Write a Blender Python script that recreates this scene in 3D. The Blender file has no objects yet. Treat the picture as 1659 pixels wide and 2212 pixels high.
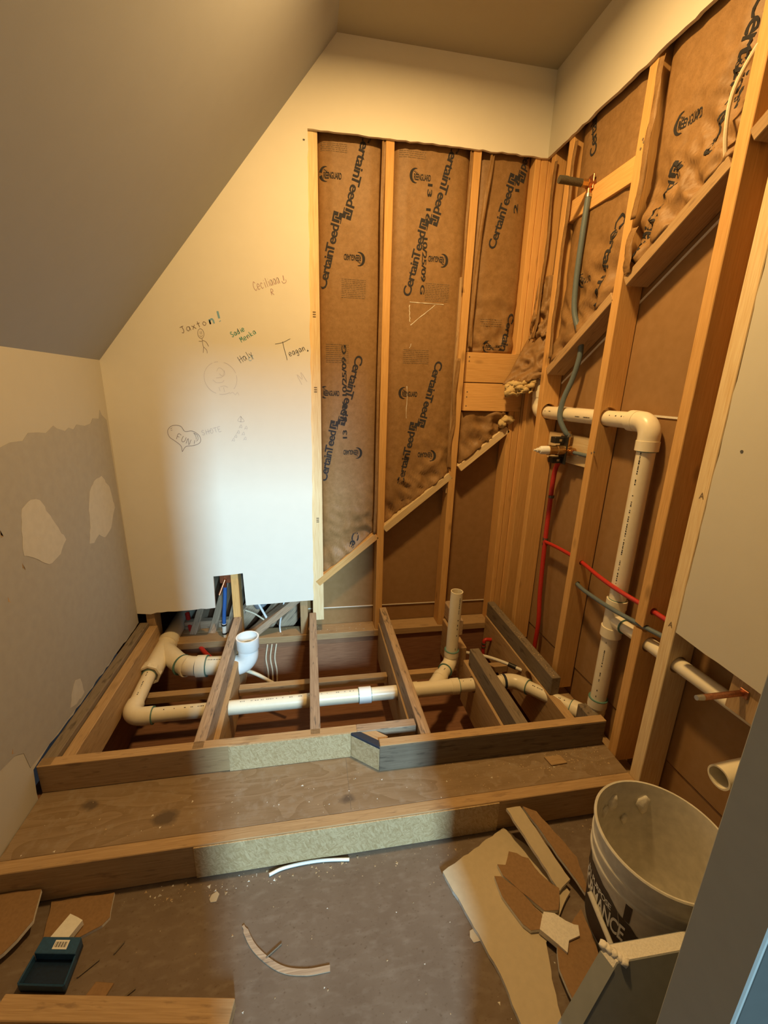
import bpy, bmesh, math, random
from mathutils import Vector, Matrix, noise
from mathutils.geometry import tessellate_polygon
random.seed(7)
S = bpy.context.scene
COL = S.collection
V = Vector
R = math.radians

# ------------------------------------------------------------------ camera
F_PX = 916.0
cam_d = bpy.data.cameras.new('camera')
cam_d.sensor_fit = 'HORIZONTAL'; cam_d.sensor_width = 36.0
cam_d.lens = F_PX / 1659.0 * 36.0
cam_d.clip_start = 0.01
cam = bpy.data.objects.new('camera', cam_d); COL.objects.link(cam)
yaw, pitch, roll = 0.178416, 0.276519, 0.0271617
fwd = V((math.sin(yaw)*math.cos(pitch), math.cos(yaw)*math.cos(pitch), -math.sin(pitch)))
rgt = V((math.cos(yaw), -math.sin(yaw), 0)); up = rgt.cross(fwd)
r2 = math.cos(roll)*rgt + math.sin(roll)*up; u2 = -math.sin(roll)*rgt + math.cos(roll)*up
cam.matrix_world = Matrix(((r2.x, u2.x, -fwd.x, 0), (r2.y, u2.y, -fwd.y, -2.15), (r2.z, u2.z, -fwd.z, 1.43), (0, 0, 0, 1)))
S.camera = cam

# ------------------------------------------------------------------ world, lights, exposure
w = bpy.data.worlds.new('world'); S.world = w; w.use_nodes = True
w.node_tree.nodes['Background'].inputs[0].default_value = (0.45, 0.52, 0.62, 1)
w.node_tree.nodes['Background'].inputs[1].default_value = 0.03
vs = S.view_settings
vs.view_transform = 'Standard'; vs.look = 'None'; vs.gamma = 1.0; vs.use_curve_mapping = False
vs.exposure = 0.0

def area(name, loc, target, sx, sy, power, color, shape='RECTANGLE', spread=math.pi):
    d = bpy.data.lights.new(name, 'AREA'); d.shape = shape; d.size = sx; d.size_y = sy
    d.energy = power; d.color = color; d.spread = spread
    o = bpy.data.objects.new(name, d); COL.objects.link(o)
    o.location = loc
    o.rotation_euler = (V(target) - V(loc)).to_track_quat('-Z', 'Y').to_euler()
    return o
# the recessed downlight in the flat ceiling of the room
area('downlight_lamp', (0.36, -0.88, 2.772), (0.36, -0.88, 0), 0.15, 0.15, 34, (1.0, 0.62, 0.23), 'DISK', spread=R(175))
# daylight of the window in the hall behind the doorway
area('window_daylight', (1.20, -7.40, 3.50), (0.0, -0.6, 0.5), 0.62, 1.60, 128, (0.48, 0.79, 1.0), spread=R(75))

# ------------------------------------------------------------------ materials
MATS = {}
def nt(name):
    m = bpy.data.materials.new(name); m.use_nodes = True
    t = m.node_tree; b = t.nodes['Principled BSDF']; MATS[name] = m
    return m, t, b
def N(t, typ, **kw):
    n = t.nodes.new(typ)
    for k, v in kw.items():
        if k in n.inputs: n.inputs[k].default_value = v
        else: setattr(n, k, v)
    return n
def mixc(t, fac, a, b):
    n = t.nodes.new('ShaderNodeMix'); n.data_type = 'RGBA'
    for s, v in ((n.inputs[0], fac), (n.inputs[6], a), (n.inputs[7], b)):
        if hasattr(v, 'links') or isinstance(v, bpy.types.NodeSocket): t.links.new(v, s)
        else: s.default_value = v if isinstance(v, float) else (*v, 1)
    return n.outputs[2]
def ramp(t, src, p0, p1):
    n = t.nodes.new('ShaderNodeMapRange'); n.inputs[1].default_value = p0; n.inputs[2].default_value = p1
    t.links.new(src, n.inputs[0]); return n.outputs[0]
def coords(t, scale=(1, 1, 1), rnd=True):
    tc = N(t, 'ShaderNodeTexCoord'); mp = N(t, 'ShaderNodeMapping'); mp.inputs['Scale'].default_value = scale
    t.links.new(tc.outputs['Object'], mp.inputs[0])
    if rnd:
        oi = N(t, 'ShaderNodeObjectInfo'); mu = N(t, 'ShaderNodeMath', operation='MULTIPLY'); mu.inputs[1].default_value = 37.0
        t.links.new(oi.outputs['Random'], mu.inputs[0]); t.links.new(mu.outputs[0], mp.inputs['Location'])
    return mp.outputs[0]
def bump(t, b, h, strength=0.2, dist=0.002):
    n = N(t, 'ShaderNodeBump'); n.inputs['Strength'].default_value = strength; n.inputs['Distance'].default_value = dist
    t.links.new(h, n.inputs['Height']); t.links.new(n.outputs[0], b.inputs['Normal'])

def plain(name, col, rough=0.6, var=0.06, sc=30.0, metal=0.0, spec=0.5, bstr=0.0):
    m, t, b = nt(name)
    v = coords(t, (sc, sc, sc)); n = N(t, 'ShaderNodeTexNoise'); n.inputs['Detail'].default_value = 4
    t.links.new(v, n.inputs[0])
    lo = [max(0, c*(1-var)) for c in col]; hi = [min(1, c*(1+var)) for c in col]
    t.links.new(mixc(t, ramp(t, n.outputs[0], .3, .7), lo, hi), b.inputs['Base Color'])
    b.inputs['Roughness'].default_value = rough; b.inputs['Metallic'].default_value = metal
    b.inputs['Specular IOR Level'].default_value = spec
    if bstr: bump(t, b, n.outputs[0], bstr, 0.003)
    return m
def wood(name, col, dark, knots=0.35, rough=0.75, stretch=1.0, dirt=None, dirt_amt=0.0):
    """lumber: grain runs along local X of each board"""
    m, t, b = nt(name)
    v = coords(t, (2.2*stretch, 60, 60)); n = N(t, 'ShaderNodeTexNoise'); n.inputs['Detail'].default_value = 6; n.inputs['Distortion'].default_value = .5
    t.links.new(v, n.inputs[0])
    v2 = coords(t, (0.9, 9, 9)); w2 = N(t, 'ShaderNodeTexWave'); w2.wave_type = 'RINGS'; w2.rings_direction = 'X'
    w2.inputs['Scale'].default_value = 1.6; w2.inputs['Distortion'].default_value = 5; w2.inputs['Detail'].default_value = 2
    t.links.new(v2, w2.inputs[0])
    c1 = mixc(t, ramp(t, n.outputs[0], .35, .72), col, dark)
    mid = [a*.55+b2*.45 for a, b2 in zip(col, dark)]
    f2 = N(t, 'ShaderNodeMath', operation='MULTIPLY'); f2.inputs[1].default_value = .45
    t.links.new(w2.outputs['Fac'], f2.inputs[0])
    c2 = mixc(t, f2.outputs[0], c1, mid)
    v3 = coords(t, (5.5, 13, 13)); vo = N(t, 'ShaderNodeTexVoronoi'); t.links.new(v3, vo.inputs[0]); vo.inputs['Scale'].default_value = .8
    kf = ramp(t, vo.outputs['Distance'], .16, .06); km = N(t, 'ShaderNodeMath', operation='MULTIPLY'); km.inputs[1].default_value = knots
    t.links.new(kf, km.inputs[0])
    c3 = mixc(t, km.outputs[0], c2, [c*.35 for c in dark])
    oi = N(t, 'ShaderNodeObjectInfo'); hs = N(t, 'ShaderNodeHueSaturation')
    t.links.new(ramp(t, oi.outputs['Random'], -2.2, 3.2), hs.inputs['Value'])   # board to board variation
    hs.inputs['Value'].default_value = 1.0
    mr = N(t, 'ShaderNodeMapRange'); mr.inputs[3].default_value = .86; mr.inputs[4].default_value = 1.14
    t.links.new(oi.outputs['Random'], mr.inputs[0]); t.links.new(mr.outputs[0], hs.inputs['Value'])
    t.links.new(c3, hs.inputs['Color']); out = hs.outputs[0]
    if dirt:
        v4 = coords(t, (3, 14, 14)); n4 = N(t, 'ShaderNodeTexNoise'); n4.inputs['Detail'].default_value = 5; t.links.new(v4, n4.inputs[0])
        out = mixc(t, ramp(t, n4.outputs[0], .62-dirt_amt*.4, .72-dirt_amt*.3), out, dirt)
    t.links.new(out, b.inputs['Base Color'])
    b.inputs['Roughness'].default_value = rough; b.inputs['Specular IOR Level'].default_value = .25
    bump(t, b, n.outputs[0], .25, .0015)
    return m

wood('stud_wood', (.80, .47, .18), (.62, .335, .105), .5)
wood('pale_wood', (.86, .70, .43), (.68, .46, .22), .15)
wood('old_wood', (.50, .37, .25), (.27, .18, .115), .2, dirt=(.17, .13, .10), dirt_amt=.1)
wood('gray_wood', (.22, .172, .12), (.14, .105, .072), .1, dirt=(.11, .085, .06), dirt_amt=.12)
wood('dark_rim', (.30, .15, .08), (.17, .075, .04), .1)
wood('brown_wood', (.50, .335, .175), (.35, .215, .10), .35, dirt=(.30, .19, .10), dirt_amt=.05)
plain('pvc', (.86, .78, .60), .32, .02, 12, spec=.5)
plain('pvc_white', (.88, .88, .86), .28, .02, 12)
plain('primer', (.10, .22, .19), .4, .2)
plain('print_ink', (.04, .038, .04), .9, .1, spec=.1)
plain('print_faint', (.20, .135, .075), .8, .1)
plain('navy_ink', (.045, .043, .048), .9, .1, spec=.1)
plain('black_plastic', (.02, .018, .016), .45, .2)
plain('rubber_band', (.02, .03, .05), .5, .1)
plain('brass', (.60, .40, .18), .35, .15, 40, 1.0)
plain('copper', (.55, .25, .14), .4, .2, 40, 1.0)
plain('steel', (.55, .52, .46), .35, .1, 40, 1.0)
plain('bronze_nipple', (.13, .12, .09), .5, .3, 60, .6)
plain('red_pex', (.50, .032, .022), .4, .08)
plain('blue_pex', (.03, .12, .38), .4, .08)
plain('gray_pex', (.13, .17, .19), .45, .08)
plain('white_pex', (.74, .70, .62), .4, .05)
plain('cable_white', (.86, .86, .84), .4, .03)
plain('cable_cream', (.72, .63, .46), .5, .05)
plain('duct_gray', (.22, .23, .25), .45, .2, 25)
plain('gypsum', (.80, .75, .66), .9, .08, 60, bstr=.3)
plain('kraft_back', (.42, .27, .135), .85, .08, 30, bstr=.1)
plain('board_paper', (.27, .155, .068), .85, .10, 25)
plain('white_face', (.52, .43, .29), .85, .04, 12)
plain('bucket_plastic', (.60, .56, .47), .5, .10, 9)
plain('bucket_label', (.035, .025, .025), .55, .2)
plain('dried_mud', (.74, .69, .60), .9, .08, 40, bstr=.3)
plain('tray_blue', (.02, .075, .16), .4, .15)
plain('tray_dark', (.006, .02, .05), .3, .2)
plain('paper_white', (.78, .76, .70), .8, .04)
plain('painted_trim', (.33, .34, .32), .45, .03, 6)
plain('slab_paper', (.24, .25, .25), .8, .05, 8)
plain('hall_paint_shaded', (.06, .063, .058), .7, .05, 8)  # hall paint darkened, shade beside the jamb put into the colour
plain('fiberglass', (.62, .46, .22), .95, .15, 60, bstr=.5)
plain('chip', (.46, .33, .19), .9, .15)
plain('spackle', (.55, .52, .47), .9, .04, 8)
plain('bare_gray', (.38, .36, .335), .9, .04, 6)
plain('mark_pencil', (.30, .24, .21), .9, .05)
plain('mark_teal', (.24, .48, .66), .9, .05)
plain('mark_green', (.08, .35, .29), .9, .05)
plain('mark_rose', (.48, .28, .28), .9, .05)
plain('mark_black', (.10, .10, .10), .9, .05)
plain('mark_faint', (.62, .56, .52), .9, .05)
plain('lens_glow', (.9, .9, .85), .4, .02)
plain('bare_subfloor', (.30, .20, .12), .9, .1)

def mat_paint(name, col, sc=220.0):
    m, t, b = nt(name)
    v = coords(t, (sc, sc, sc), False); n = N(t, 'ShaderNodeTexNoise'); n.inputs['Detail'].default_value = 3; t.links.new(v, n.inputs[0])
    v2 = coords(t, (3, 3, 3), False); n2 = N(t, 'ShaderNodeTexNoise'); t.links.new(v2, n2.inputs[0])
    t.links.new(mixc(t, n2.outputs[0], [c*.97 for c in col], [min(1, c*1.02) for c in col]), b.inputs['Base Color'])
    b.inputs['Roughness'].default_value = .75; b.inputs['Specular IOR Level'].default_value = .25
    bump(t, b, n.outputs[0], .12, .001)
mat_paint('wall_paint', (.87, .83, .73)); mat_paint('ceiling_paint', (.46, .42, .31)); mat_paint('slope_paint', (.42, .43, .45)); mat_paint('left_paint_dimmed', (.52, .49, .43)); mat_paint('right_paint_dimmed', (.66, .62, .52))  # left and right: wall paint darkened, their dimmer light put into the colour
mat_paint('hall_paint', (.30, .28, .25))

def mat_kraft():
    m, t, b = nt('kraft')
    v = coords(t, (9, 9, 9)); n = N(t, 'ShaderNodeTexNoise'); n.inputs['Detail'].default_value = 7; n.inputs['Roughness'].default_value = .65; t.links.new(v, n.inputs[0])
    v2 = coords(t, (70, 70, 70)); n2 = N(t, 'ShaderNodeTexNoise'); n2.inputs['Detail'].default_value = 4; t.links.new(v2, n2.inputs[0])
    c = mixc(t, ramp(t, n.outputs[0], .3, .72), (.25, .138, .05), (.35, .20, .083))
    c = mixc(t, ramp(t, n2.outputs[0], .55, .8), c, (.20, .10, .038))
    t.links.new(c, b.inputs['Base Color']); b.inputs['Roughness'].default_value = .55; b.inputs['Specular IOR Level'].default_value = .35
    v3 = coords(t, (5, 7, 4)); n3 = N(t, 'ShaderNodeTexNoise'); n3.noise_type = 'RIDGED_MULTIFRACTAL'; n3.inputs['Detail'].default_value = 3; n3.inputs['Scale'].default_value = 1.6; n3.inputs['Distortion'].default_value = .6; t.links.new(v3, n3.inputs[0])
    ad = N(t, 'ShaderNodeMath', operation='MULTIPLY_ADD'); ad.inputs[1].default_value = .12; t.links.new(n2.outputs[0], ad.inputs[0]); t.links.new(n3.outputs[0], ad.inputs[2])
    bump(t, b, ad.outputs[0], .30, .004)
mat_kraft()
def mat_lining():
    m, t, b = nt('lining_paper')
    v = coords(t, (6, 6, 6)); n = N(t, 'ShaderNodeTexNoise'); n.inputs['Detail'].default_value = 5; t.links.new(v, n.inputs[0])
    t.links.new(mixc(t, ramp(t, n.outputs[0], .3, .7), (.30, .17, .07), (.34, .195, .085)), b.inputs['Base Color'])
    b.inputs['Roughness'].default_value = .9; b.inputs['Specular IOR Level'].default_value = .15
mat_lining()
def mat_ply():
    m, t, b = nt('plywood')
    v = coords(t, (1.3, 5.0, 5.0), False)
    n = N(t, 'ShaderNodeTexNoise'); n.inputs['Scale'].default_value = 1.3; n.inputs['Detail'].default_value = 2; n.inputs['Distortion'].default_value = .7; t.links.new(v, n.inputs[0])
    mu = N(t, 'ShaderNodeMath', operation='MULTIPLY'); mu.inputs[1].default_value = 9; t.links.new(n.outputs[0], mu.inputs[0])
    fr = N(t, 'ShaderNodeMath', operation='FRACT'); t.links.new(mu.outputs[0], fr.inputs[0])
    c = mixc(t, ramp(t, fr.outputs[0], .0, 1.0), (.29, .205, .125), (.225, .15, .083))
    v2 = coords(t, (4, 60, 60), False); n2 = N(t, 'ShaderNodeTexNoise'); n2.inputs['Detail'].default_value = 5; t.links.new(v2, n2.inputs[0])
    c = mixc(t, ramp(t, n2.outputs[0], .5, .8), c, (.21, .138, .075))
    v3 = coords(t, (7, 7, 7), False); n3 = N(t, 'ShaderNodeTexNoise'); n3.inputs['Detail'].default_value = 6; t.links.new(v3, n3.inputs[0])
    c = mixc(t, ramp(t, n3.outputs[0], .52, .78), c, (.30, .23, .16))
    # the two dark knots of the sheet, object space
    tc = N(t, 'ShaderNodeTexCoord')
    for (kx, ky, kr) in ((-.47, -1.035, .032), (-.72, -.955, .02), (.10, -1.055, .016)):
        mp = N(t, 'ShaderNodeMapping'); mp.inputs['Location'].default_value = (-kx, -ky*1.5, 0); mp.inputs['Scale'].default_value = (1, 1.5, 0)
        t.links.new(tc.outputs['Object'], mp.inputs[0])
        nn = N(t, 'ShaderNodeTexNoise'); nn.inputs['Scale'].default_value = 40; t.links.new(tc.outputs['Object'], nn.inputs[0])
        ln = N(t, 'ShaderNodeVectorMath', operation='LENGTH'); t.links.new(mp.outputs[0], ln.inputs[0])
        ad = N(t, 'ShaderNodeMath', operation='MULTIPLY_ADD'); ad.inputs[1].default_value = .03; t.links.new(nn.outputs[0], ad.inputs[0]); t.links.new(ln.outputs['Value'], ad.inputs[2])
        c = mixc(t, ramp(t, ad.outputs[0], kr+.03, kr+.008), c, (.12, .085, .058))
    t.links.new(c, b.inputs['Base Color']); b.inputs['Roughness'].default_value = .7; b.inputs['Specular IOR Level'].default_value = .25
    bump(t, b, n2.outputs[0], .2, .001)
mat_ply()
def mat_osb():
    m, t, b = nt('osb')
    c = None
    for i, (ang, sc) in enumerate(((.5, (14, 60, 60)), (-.7, (16, 70, 70)), (1.9, (12, 55, 55)))):
        tc = N(t, 'ShaderNodeTexCoord'); mp0 = N(t, 'ShaderNodeMapping'); mp0.inputs['Rotation'].default_value = (0, ang, 0); mp = N(t, 'ShaderNodeMapping'); mp.inputs['Scale'].default_value = sc
        t.links.new(tc.outputs['Object'], mp0.inputs[0]); t.links.new(mp0.outputs[0], mp.inputs[0])
        vo = N(t, 'ShaderNodeTexVoronoi'); t.links.new(mp.outputs[0], vo.inputs[0])
        sp = N(t, 'ShaderNodeSeparateColor'); t.links.new(vo.outputs['Color'], sp.inputs[0])
        ci = mixc(t, sp.outputs[i % 3], (.60, .44, .245), (.42, .28, .13))
        if c is None: c = ci
        else:
            n = N(t, 'ShaderNodeTexNoise'); n.inputs['Scale'].default_value = 28+9*i; t.links.new(tc.outputs['Object'], n.inputs[0])
            c = mixc(t, ramp(t, n.outputs[0], .47, .53), c, ci)
    v2 = coords(t, (30, 90, 90), False); n = N(t, 'ShaderNodeTexNoise'); n.inputs['Detail'].default_value = 5; n.inputs['Distortion'].default_value = 1.5; t.links.new(v2, n.inputs[0])
    c = mixc(t, ramp(t, n.outputs[0], .58, .74), c, (.27, .17, .08))
    t.links.new(c, b.inputs['Base Color']); b.inputs['Roughness'].default_value = .75
    bump(t, b, n.outputs[0], .4, .002)
mat_osb()
def mat_floor():
    m, t, b = nt('subfloor')
    v = coords(t, (1.6, 1.6, 1.6), False); n = N(t, 'ShaderNodeTexNoise'); n.inputs['Detail'].default_value = 7; n.inputs['Roughness'].default_value = .6; t.links.new(v, n.inputs[0])
    c = mixc(t, ramp(t, n.outputs[0], .32, .7), (.15, .105, .072), (.19, .14, .10))
    v2 = coords(t, (5, 11, 6), False); n2 = N(t, 'ShaderNodeTexNoise'); n2.inputs['Detail'].default_value = 6; t.links.new(v2, n2.inputs[0])
    c = mixc(t, ramp(t, n2.outputs[0], .50, .95), c, (.25, .198, .152))
    v3 = coords(t, (19, 26, 26), False); n3 = N(t, 'ShaderNodeTexNoise'); n3.inputs['Detail'].default_value = 5; t.links.new(v3, n3.inputs[0])
    c = mixc(t, ramp(t, n3.outputs[0], .60, .76), c, (.12, .08, .05))
    t.links.new(c, b.inputs['Base Color']); b.inputs['Roughness'].default_value = .75; b.inputs['Specular IOR Level'].default_value = .3
    bump(t, b, n2.outputs[0], .25, .002)
mat_floor()

# ------------------------------------------------------------------ object helpers
WM = {}
def link(name, mesh, mat=None, parent=None, M=None, smooth=False, kind=None):
    o = bpy.data.objects.new(name, mesh); COL.objects.link(o)
    if mat: mesh.materials.append(MATS[mat])
    M = M or Matrix.Identity(4)
    WM[o] = M
    if parent:
        o.parent = parent; o.matrix_basis = WM[parent].inverted() @ M
    else:
        o.matrix_basis = M
    if smooth:
        for p in mesh.polygons: p.use_smooth = True
    if kind: o['kind'] = kind
    return o
def tag(o, label, cat, group=None, kind=None):
    o['label'] = label; o['category'] = cat
    if group: o['group'] = group
    if kind: o['kind'] = kind
    return o
def thing(name, label, cat, loc, group=None, kind=None):
    o = bpy.data.objects.new(name, None); COL.objects.link(o); o.empty_display_size = .05
    M = Matrix.Translation(V(loc)); WM[o] = M; o.matrix_basis = M
    return tag(o, label, cat, group, kind)
def me_from(verts, faces, name='m'):
    m = bpy.data.meshes.new(name); m.from_pydata([tuple(v) for v in verts], [], faces); m.validate(); m.update(); return m
def bm_me(bm, name='m'):
    bmesh.ops.recalc_face_normals(bm, faces=bm.faces[:])
    m = bpy.data.meshes.new(name); bm.to_mesh(m); bm.free(); return m
def box_me(lx, ly, lz, bev=.0015, rough=0.0):
    bm = bmesh.new(); bmesh.ops.create_cube(bm, size=1)
    bmesh.ops.scale(bm, vec=(lx, ly, lz), verts=bm.verts[:])
    if bev: bmesh.ops.bevel(bm, geom=bm.edges[:], offset=bev, segments=1, affect='EDGES')
    return bm_me(bm)
def beam(name, p0, p1, w, h, mat, parent, upv=(0, 0, 1), bev=.002):
    """a board from p0 to p1 (end-face centres); h measured along upv, w across"""
    p0, p1 = V(p0), V(p1); x = (p1-p0); L = x.length; x.normalize()
    z = V(upv); z = (z - x*z.dot(x)).normalized(); y = z.cross(x)
    M = Matrix((x, y, z)).transposed().to_4x4(); M.translation = (p0+p1)/2
    return link(name, box_me(L, w, h, bev), mat, parent, M)
def boxw(name, lo, hi, mat, parent=None, bev=.0015):
    lo, hi = V(lo), V(hi); c = (lo+hi)/2; s = hi-lo
    ax = max(range(3), key=lambda i: s[i])
    if ax == 0: return beam(name, (lo.x, c.y, c.z), (hi.x, c.y, c.z), s.y, s.z, mat, parent, bev=bev)
    if ax == 1: return beam(name, (c.x, lo.y, c.z), (c.x, hi.y, c.z), s.x, s.z, mat, parent, bev=bev)
    return beam(name, (c.x, c.y, lo.z), (c.x, c.y, hi.z), s.x, s.y, mat, parent, upv=(0, 1, 0), bev=bev)
def poly_me(pts, nrm, thick, holes=None):
    """extruded polygon; pts 3D in a plane, extruded by nrm*thick"""
    P = []
    for p in pts:
        p = V(p)
        if not P or (p-P[-1]).length > 1e-5: P.append(p)
    if (P[0]-P[-1]).length < 1e-5: P.pop()
    tris = tessellate_polygon([P]); n = V(nrm).normalized()*thick; k = len(P)
    vs_ = P + [p+n for p in P]
    fs = [tuple(t) for t in tris] + [tuple(k+i for i in reversed(t)) for t in tris] + [(i, k+i, k+(i+1) % k, (i+1) % k) for i in range(k)]
    bm = bmesh.new(); bm.from_mesh(me_from(vs_, fs)); return bm_me(bm)
def frames(pts, up0=None):
    pts = [V(p) for p in pts]; n = len(pts); T = []
    for i in range(n):
        a = pts[max(0, i-1)]; b = pts[min(n-1, i+1)]; T.append((b-a).normalized())
    u = V(up0) if up0 else (V((0, 0, 1)) if abs(T[0].z) < .9 else V((1, 0, 0)))
    u = (u - T[0]*u.dot(T[0])).normalized(); out = []
    for i in range(n):
        u = (u - T[i]*u.dot(T[i])).normalized(); out.append((pts[i], T[i], u, T[i].cross(u)))
    return out
def sweep_me(pts, rad, seg=20, wall=None):
    """tube along pts, radius per point; wall -> hollow with open ends"""
    if isinstance(rad, (int, float)): rad = [rad]*len(pts)
    fr = frames(pts); vsx = []; fs = []; n = len(pts)
    def ring(rr):
        base = len(vsx)
        for (p, T, u, v), r in zip(fr, rr):
            for k in range(seg):
                a = 2*math.pi*k/seg; vsx.append(p + u*(r*math.cos(a)) + v*(r*math.sin(a)))
        return base
    o = ring(rad)
    for i in range(n-1):
        for k in range(seg):
            fs.append((o+i*seg+k, o+i*seg+(k+1) % seg, o+(i+1)*seg+(k+1) % seg, o+(i+1)*seg+k))
    if wall:
        q = ring([r-wall for r in rad])
        for i in range(n-1):
            for k in range(seg):
                fs.append((q+i*seg+k, q+(i+1)*seg+k, q+(i+1)*seg+(k+1) % seg, q+i*seg+(k+1) % seg))
        for k in range(seg):
            fs.append((o+k, q+k, q+(k+1) % seg, o+(k+1) % seg))
            e = (n-1)*seg
            fs.append((o+e+k, o+e+(k+1) % seg, q+e+(k+1) % seg, q+e+k))
    else:
        fs.append(tuple(reversed([o+k for k in range(seg)]))); fs.append(tuple(o+(n-1)*seg+k for k in range(seg)))
    m = me_from(vsx, fs)
    bm = bmesh.new(); bm.from_mesh(m)
    bmesh.ops.recalc_face_normals(bm, faces=bm.faces[:])
    for f in bm.faces: f.smooth = True
    for e in bm.edges:
        if len(e.link_faces) == 2 and e.calc_face_angle(0) > .7: e.smooth = False
    bm.to_mesh(m); bm.free()
    return m
def tube(name, pts, r, mat, parent, seg=20, wall=None, **kw):
    return link(name, sweep_me(pts, r, seg, wall), mat, parent, **kw)
def arc(p, a, b, r, n=10):
    """fillet at corner p between directions from a and to b (points)"""
    p, a, b = V(p), V(a), V(b); d1 = (a-p).normalized(); d2 = (b-p).normalized()
    ang = d1.angle(d2); L = r/math.tan(ang/2); s = p+d1*L
    c = p + (d1+d2).normalized()*(r/math.sin(ang/2)); out = []
    v1 = s-c; v2 = (p+d2*L)-c; tot = v1.angle(v2); ax = v1.cross(v2).normalized()
    for i in range(n+1): out.append(c + Matrix.Rotation(tot*i/n, 3, ax) @ v1)
    return out
def smooth_path(pts, n=8):
    """Catmull-Rom through pts"""
    P = [V(p) for p in pts]; P = [P[0]*2-P[1]] + P + [P[-1]*2-P[-2]]; out = []
    for i in range(1, len(P)-2):
        for k in range(n):
            t = k/n; a, b, c, d = P[i-1], P[i], P[i+1], P[i+2]
            out.append(.5*((2*b)+(c-a)*t+(2*a-5*b+4*c-d)*t*t+(3*b-a-3*c+d)*t**3))
    out.append(P[-2]); return out
def bore(o, p0, p1, r):
    """drill a round hole through a board"""
    cm = sweep_me([p0, p1], r, 24); c = bpy.data.objects.new('cut', cm); COL.objects.link(c)
    md = o.modifiers.new('b', 'BOOLEAN'); md.object = c; md.operation = 'DIFFERENCE'; md.solver = 'EXACT'
    bpy.context.view_layer.update()
    dg = bpy.context.evaluated_depsgraph_get(); nm = bpy.data.meshes.new_from_object(o.evaluated_get(dg))
    o.modifiers.clear(); old = o.data; o.data = nm
    bpy.data.objects.remove(c); bpy.data.meshes.remove(cm)
def jag(a, b, step=.02, amp=.003, seed=0):
    """ragged cut edge from a to b (2D)"""
    rnd = random.Random(seed); d = (b[0]-a[0], b[1]-a[1]); L = math.hypot(*d); n = max(1, int(L/step)); out = []
    nx, ny = -d[1]/L, d[0]/L
    for i in range(n):
        t = (i + (rnd.random()*.5 if i else 0))/n; j = rnd.uniform(-amp, amp) if i else 0
        out.append((a[0]+d[0]*t+nx*j, a[1]+d[1]*t+ny*j))
    return out

# ------------------------------------------------------------------ levels (metres, floor = 0)
XL, XR = -0.895, 1.104          # left wall face, right drywall face
SX = XR+.0127                   # right stud faces
SY = .0127                      # back stud faces
ZC = 2.80                       # flat ceiling
ZT = 2.470                      # top of the opened wall
STEP, TOP = .125, .233          # tread level, platform frame top

# ================================================================== SETTING
floor = boxw('floor', (-.95, -2.6, -.02), (1.30, -1.10, 0), 'subfloor', None, 0)
WM[floor]; floor.data.transform(floor.matrix_basis); floor.matrix_basis = Matrix.Identity(4); WM[floor] = Matrix.Identity(4)
tag(floor, 'dusty brown bare subfloor in front of the wooden step', 'floor', kind='structure')
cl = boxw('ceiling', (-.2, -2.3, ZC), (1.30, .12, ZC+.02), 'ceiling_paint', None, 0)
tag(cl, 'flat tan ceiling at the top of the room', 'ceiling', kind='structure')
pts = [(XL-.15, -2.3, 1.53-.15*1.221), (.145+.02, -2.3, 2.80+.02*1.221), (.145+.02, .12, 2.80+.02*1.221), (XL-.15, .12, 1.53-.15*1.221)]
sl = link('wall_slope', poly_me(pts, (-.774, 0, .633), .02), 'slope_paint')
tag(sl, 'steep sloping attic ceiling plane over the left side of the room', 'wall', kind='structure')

# ---- left wall
wl = thing('wall_left', 'low grey and cream left knee wall with bare drywall and white patches', 'wall', (XL, -1.1, 0), kind='structure')
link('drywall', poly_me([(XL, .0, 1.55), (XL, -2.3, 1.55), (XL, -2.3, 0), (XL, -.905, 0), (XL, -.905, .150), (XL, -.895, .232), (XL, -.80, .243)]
     + [(XL, y, z) for y, z in jag((-.75, .236), (-.02, .236), .03, .005, 3)] + [(XL, 0, .24)], (-1, 0, 0), .0127), 'left_paint_dimmed', wl)
def on_left(pts2): return [(XL+.0004, y, z) for y, z in pts2]
g = [(0, .24), (-.02, 1.275), (-.06, 1.30), (-.07, 1.322), (-.09, 1.285), (-.145, 1.290), (-.17, 1.27), (-.22, 1.265), (-.281, 1.275), (-.31, 1.258), (-.34, 1.268), (-.369, 1.258),
     (-.42, 1.272), (-.439, 1.283), (-.49, 1.262), (-.53, 1.268), (-.586, 1.272), (-.62, 1.25), (-.68, 1.252), (-.725, 1.243), (-.80, 1.235), (-.95, 1.24), (-1.12, 1.22), (-1.3, 1.23), (-1.6, 1.22),
     (-1.6, .30), (-1.10, .35), (-1.012, .354), (-.95, .345), (-.917, .32), (-.905, .25), (-.80, .245), (-.5, .24)]
link('bare_drywall', poly_me(on_left(g), (1, 0, 0), .0006), 'bare_gray', wl)
for pp in ([(-.692, 1.045), (-.64, 1.062), (-.596, 1.050), (-.55, .97), (-.491, .873), (-.54, .835), (-.614, .825), (-.66, .86), (-.727, .90), (-.715, .98)],
           [(-.27, 1.00), (-.22, 1.035), (-.15, 1.045), (-.09, .98), (-.07, .88), (-.14, .80), (-.208, .782), (-.25, .81), (-.30, .79), (-.338, .80), (-.31, .86), (-.30, .93)],
           [(-.60, .345), (-.57, .33), (-.56, .26), (-.62, .255), (-.66, .27), (-.64, .31)]):
    q = []
    for i in range(len(pp)):
        q += jag(pp[i], pp[(i+1) % len(pp)], .02, .004, i)
    link('joint_compound_patch', poly_me([(XL+.0010, y, z) for y, z in q], (1, 0, 0), .0008), 'spackle', wl)
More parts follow.
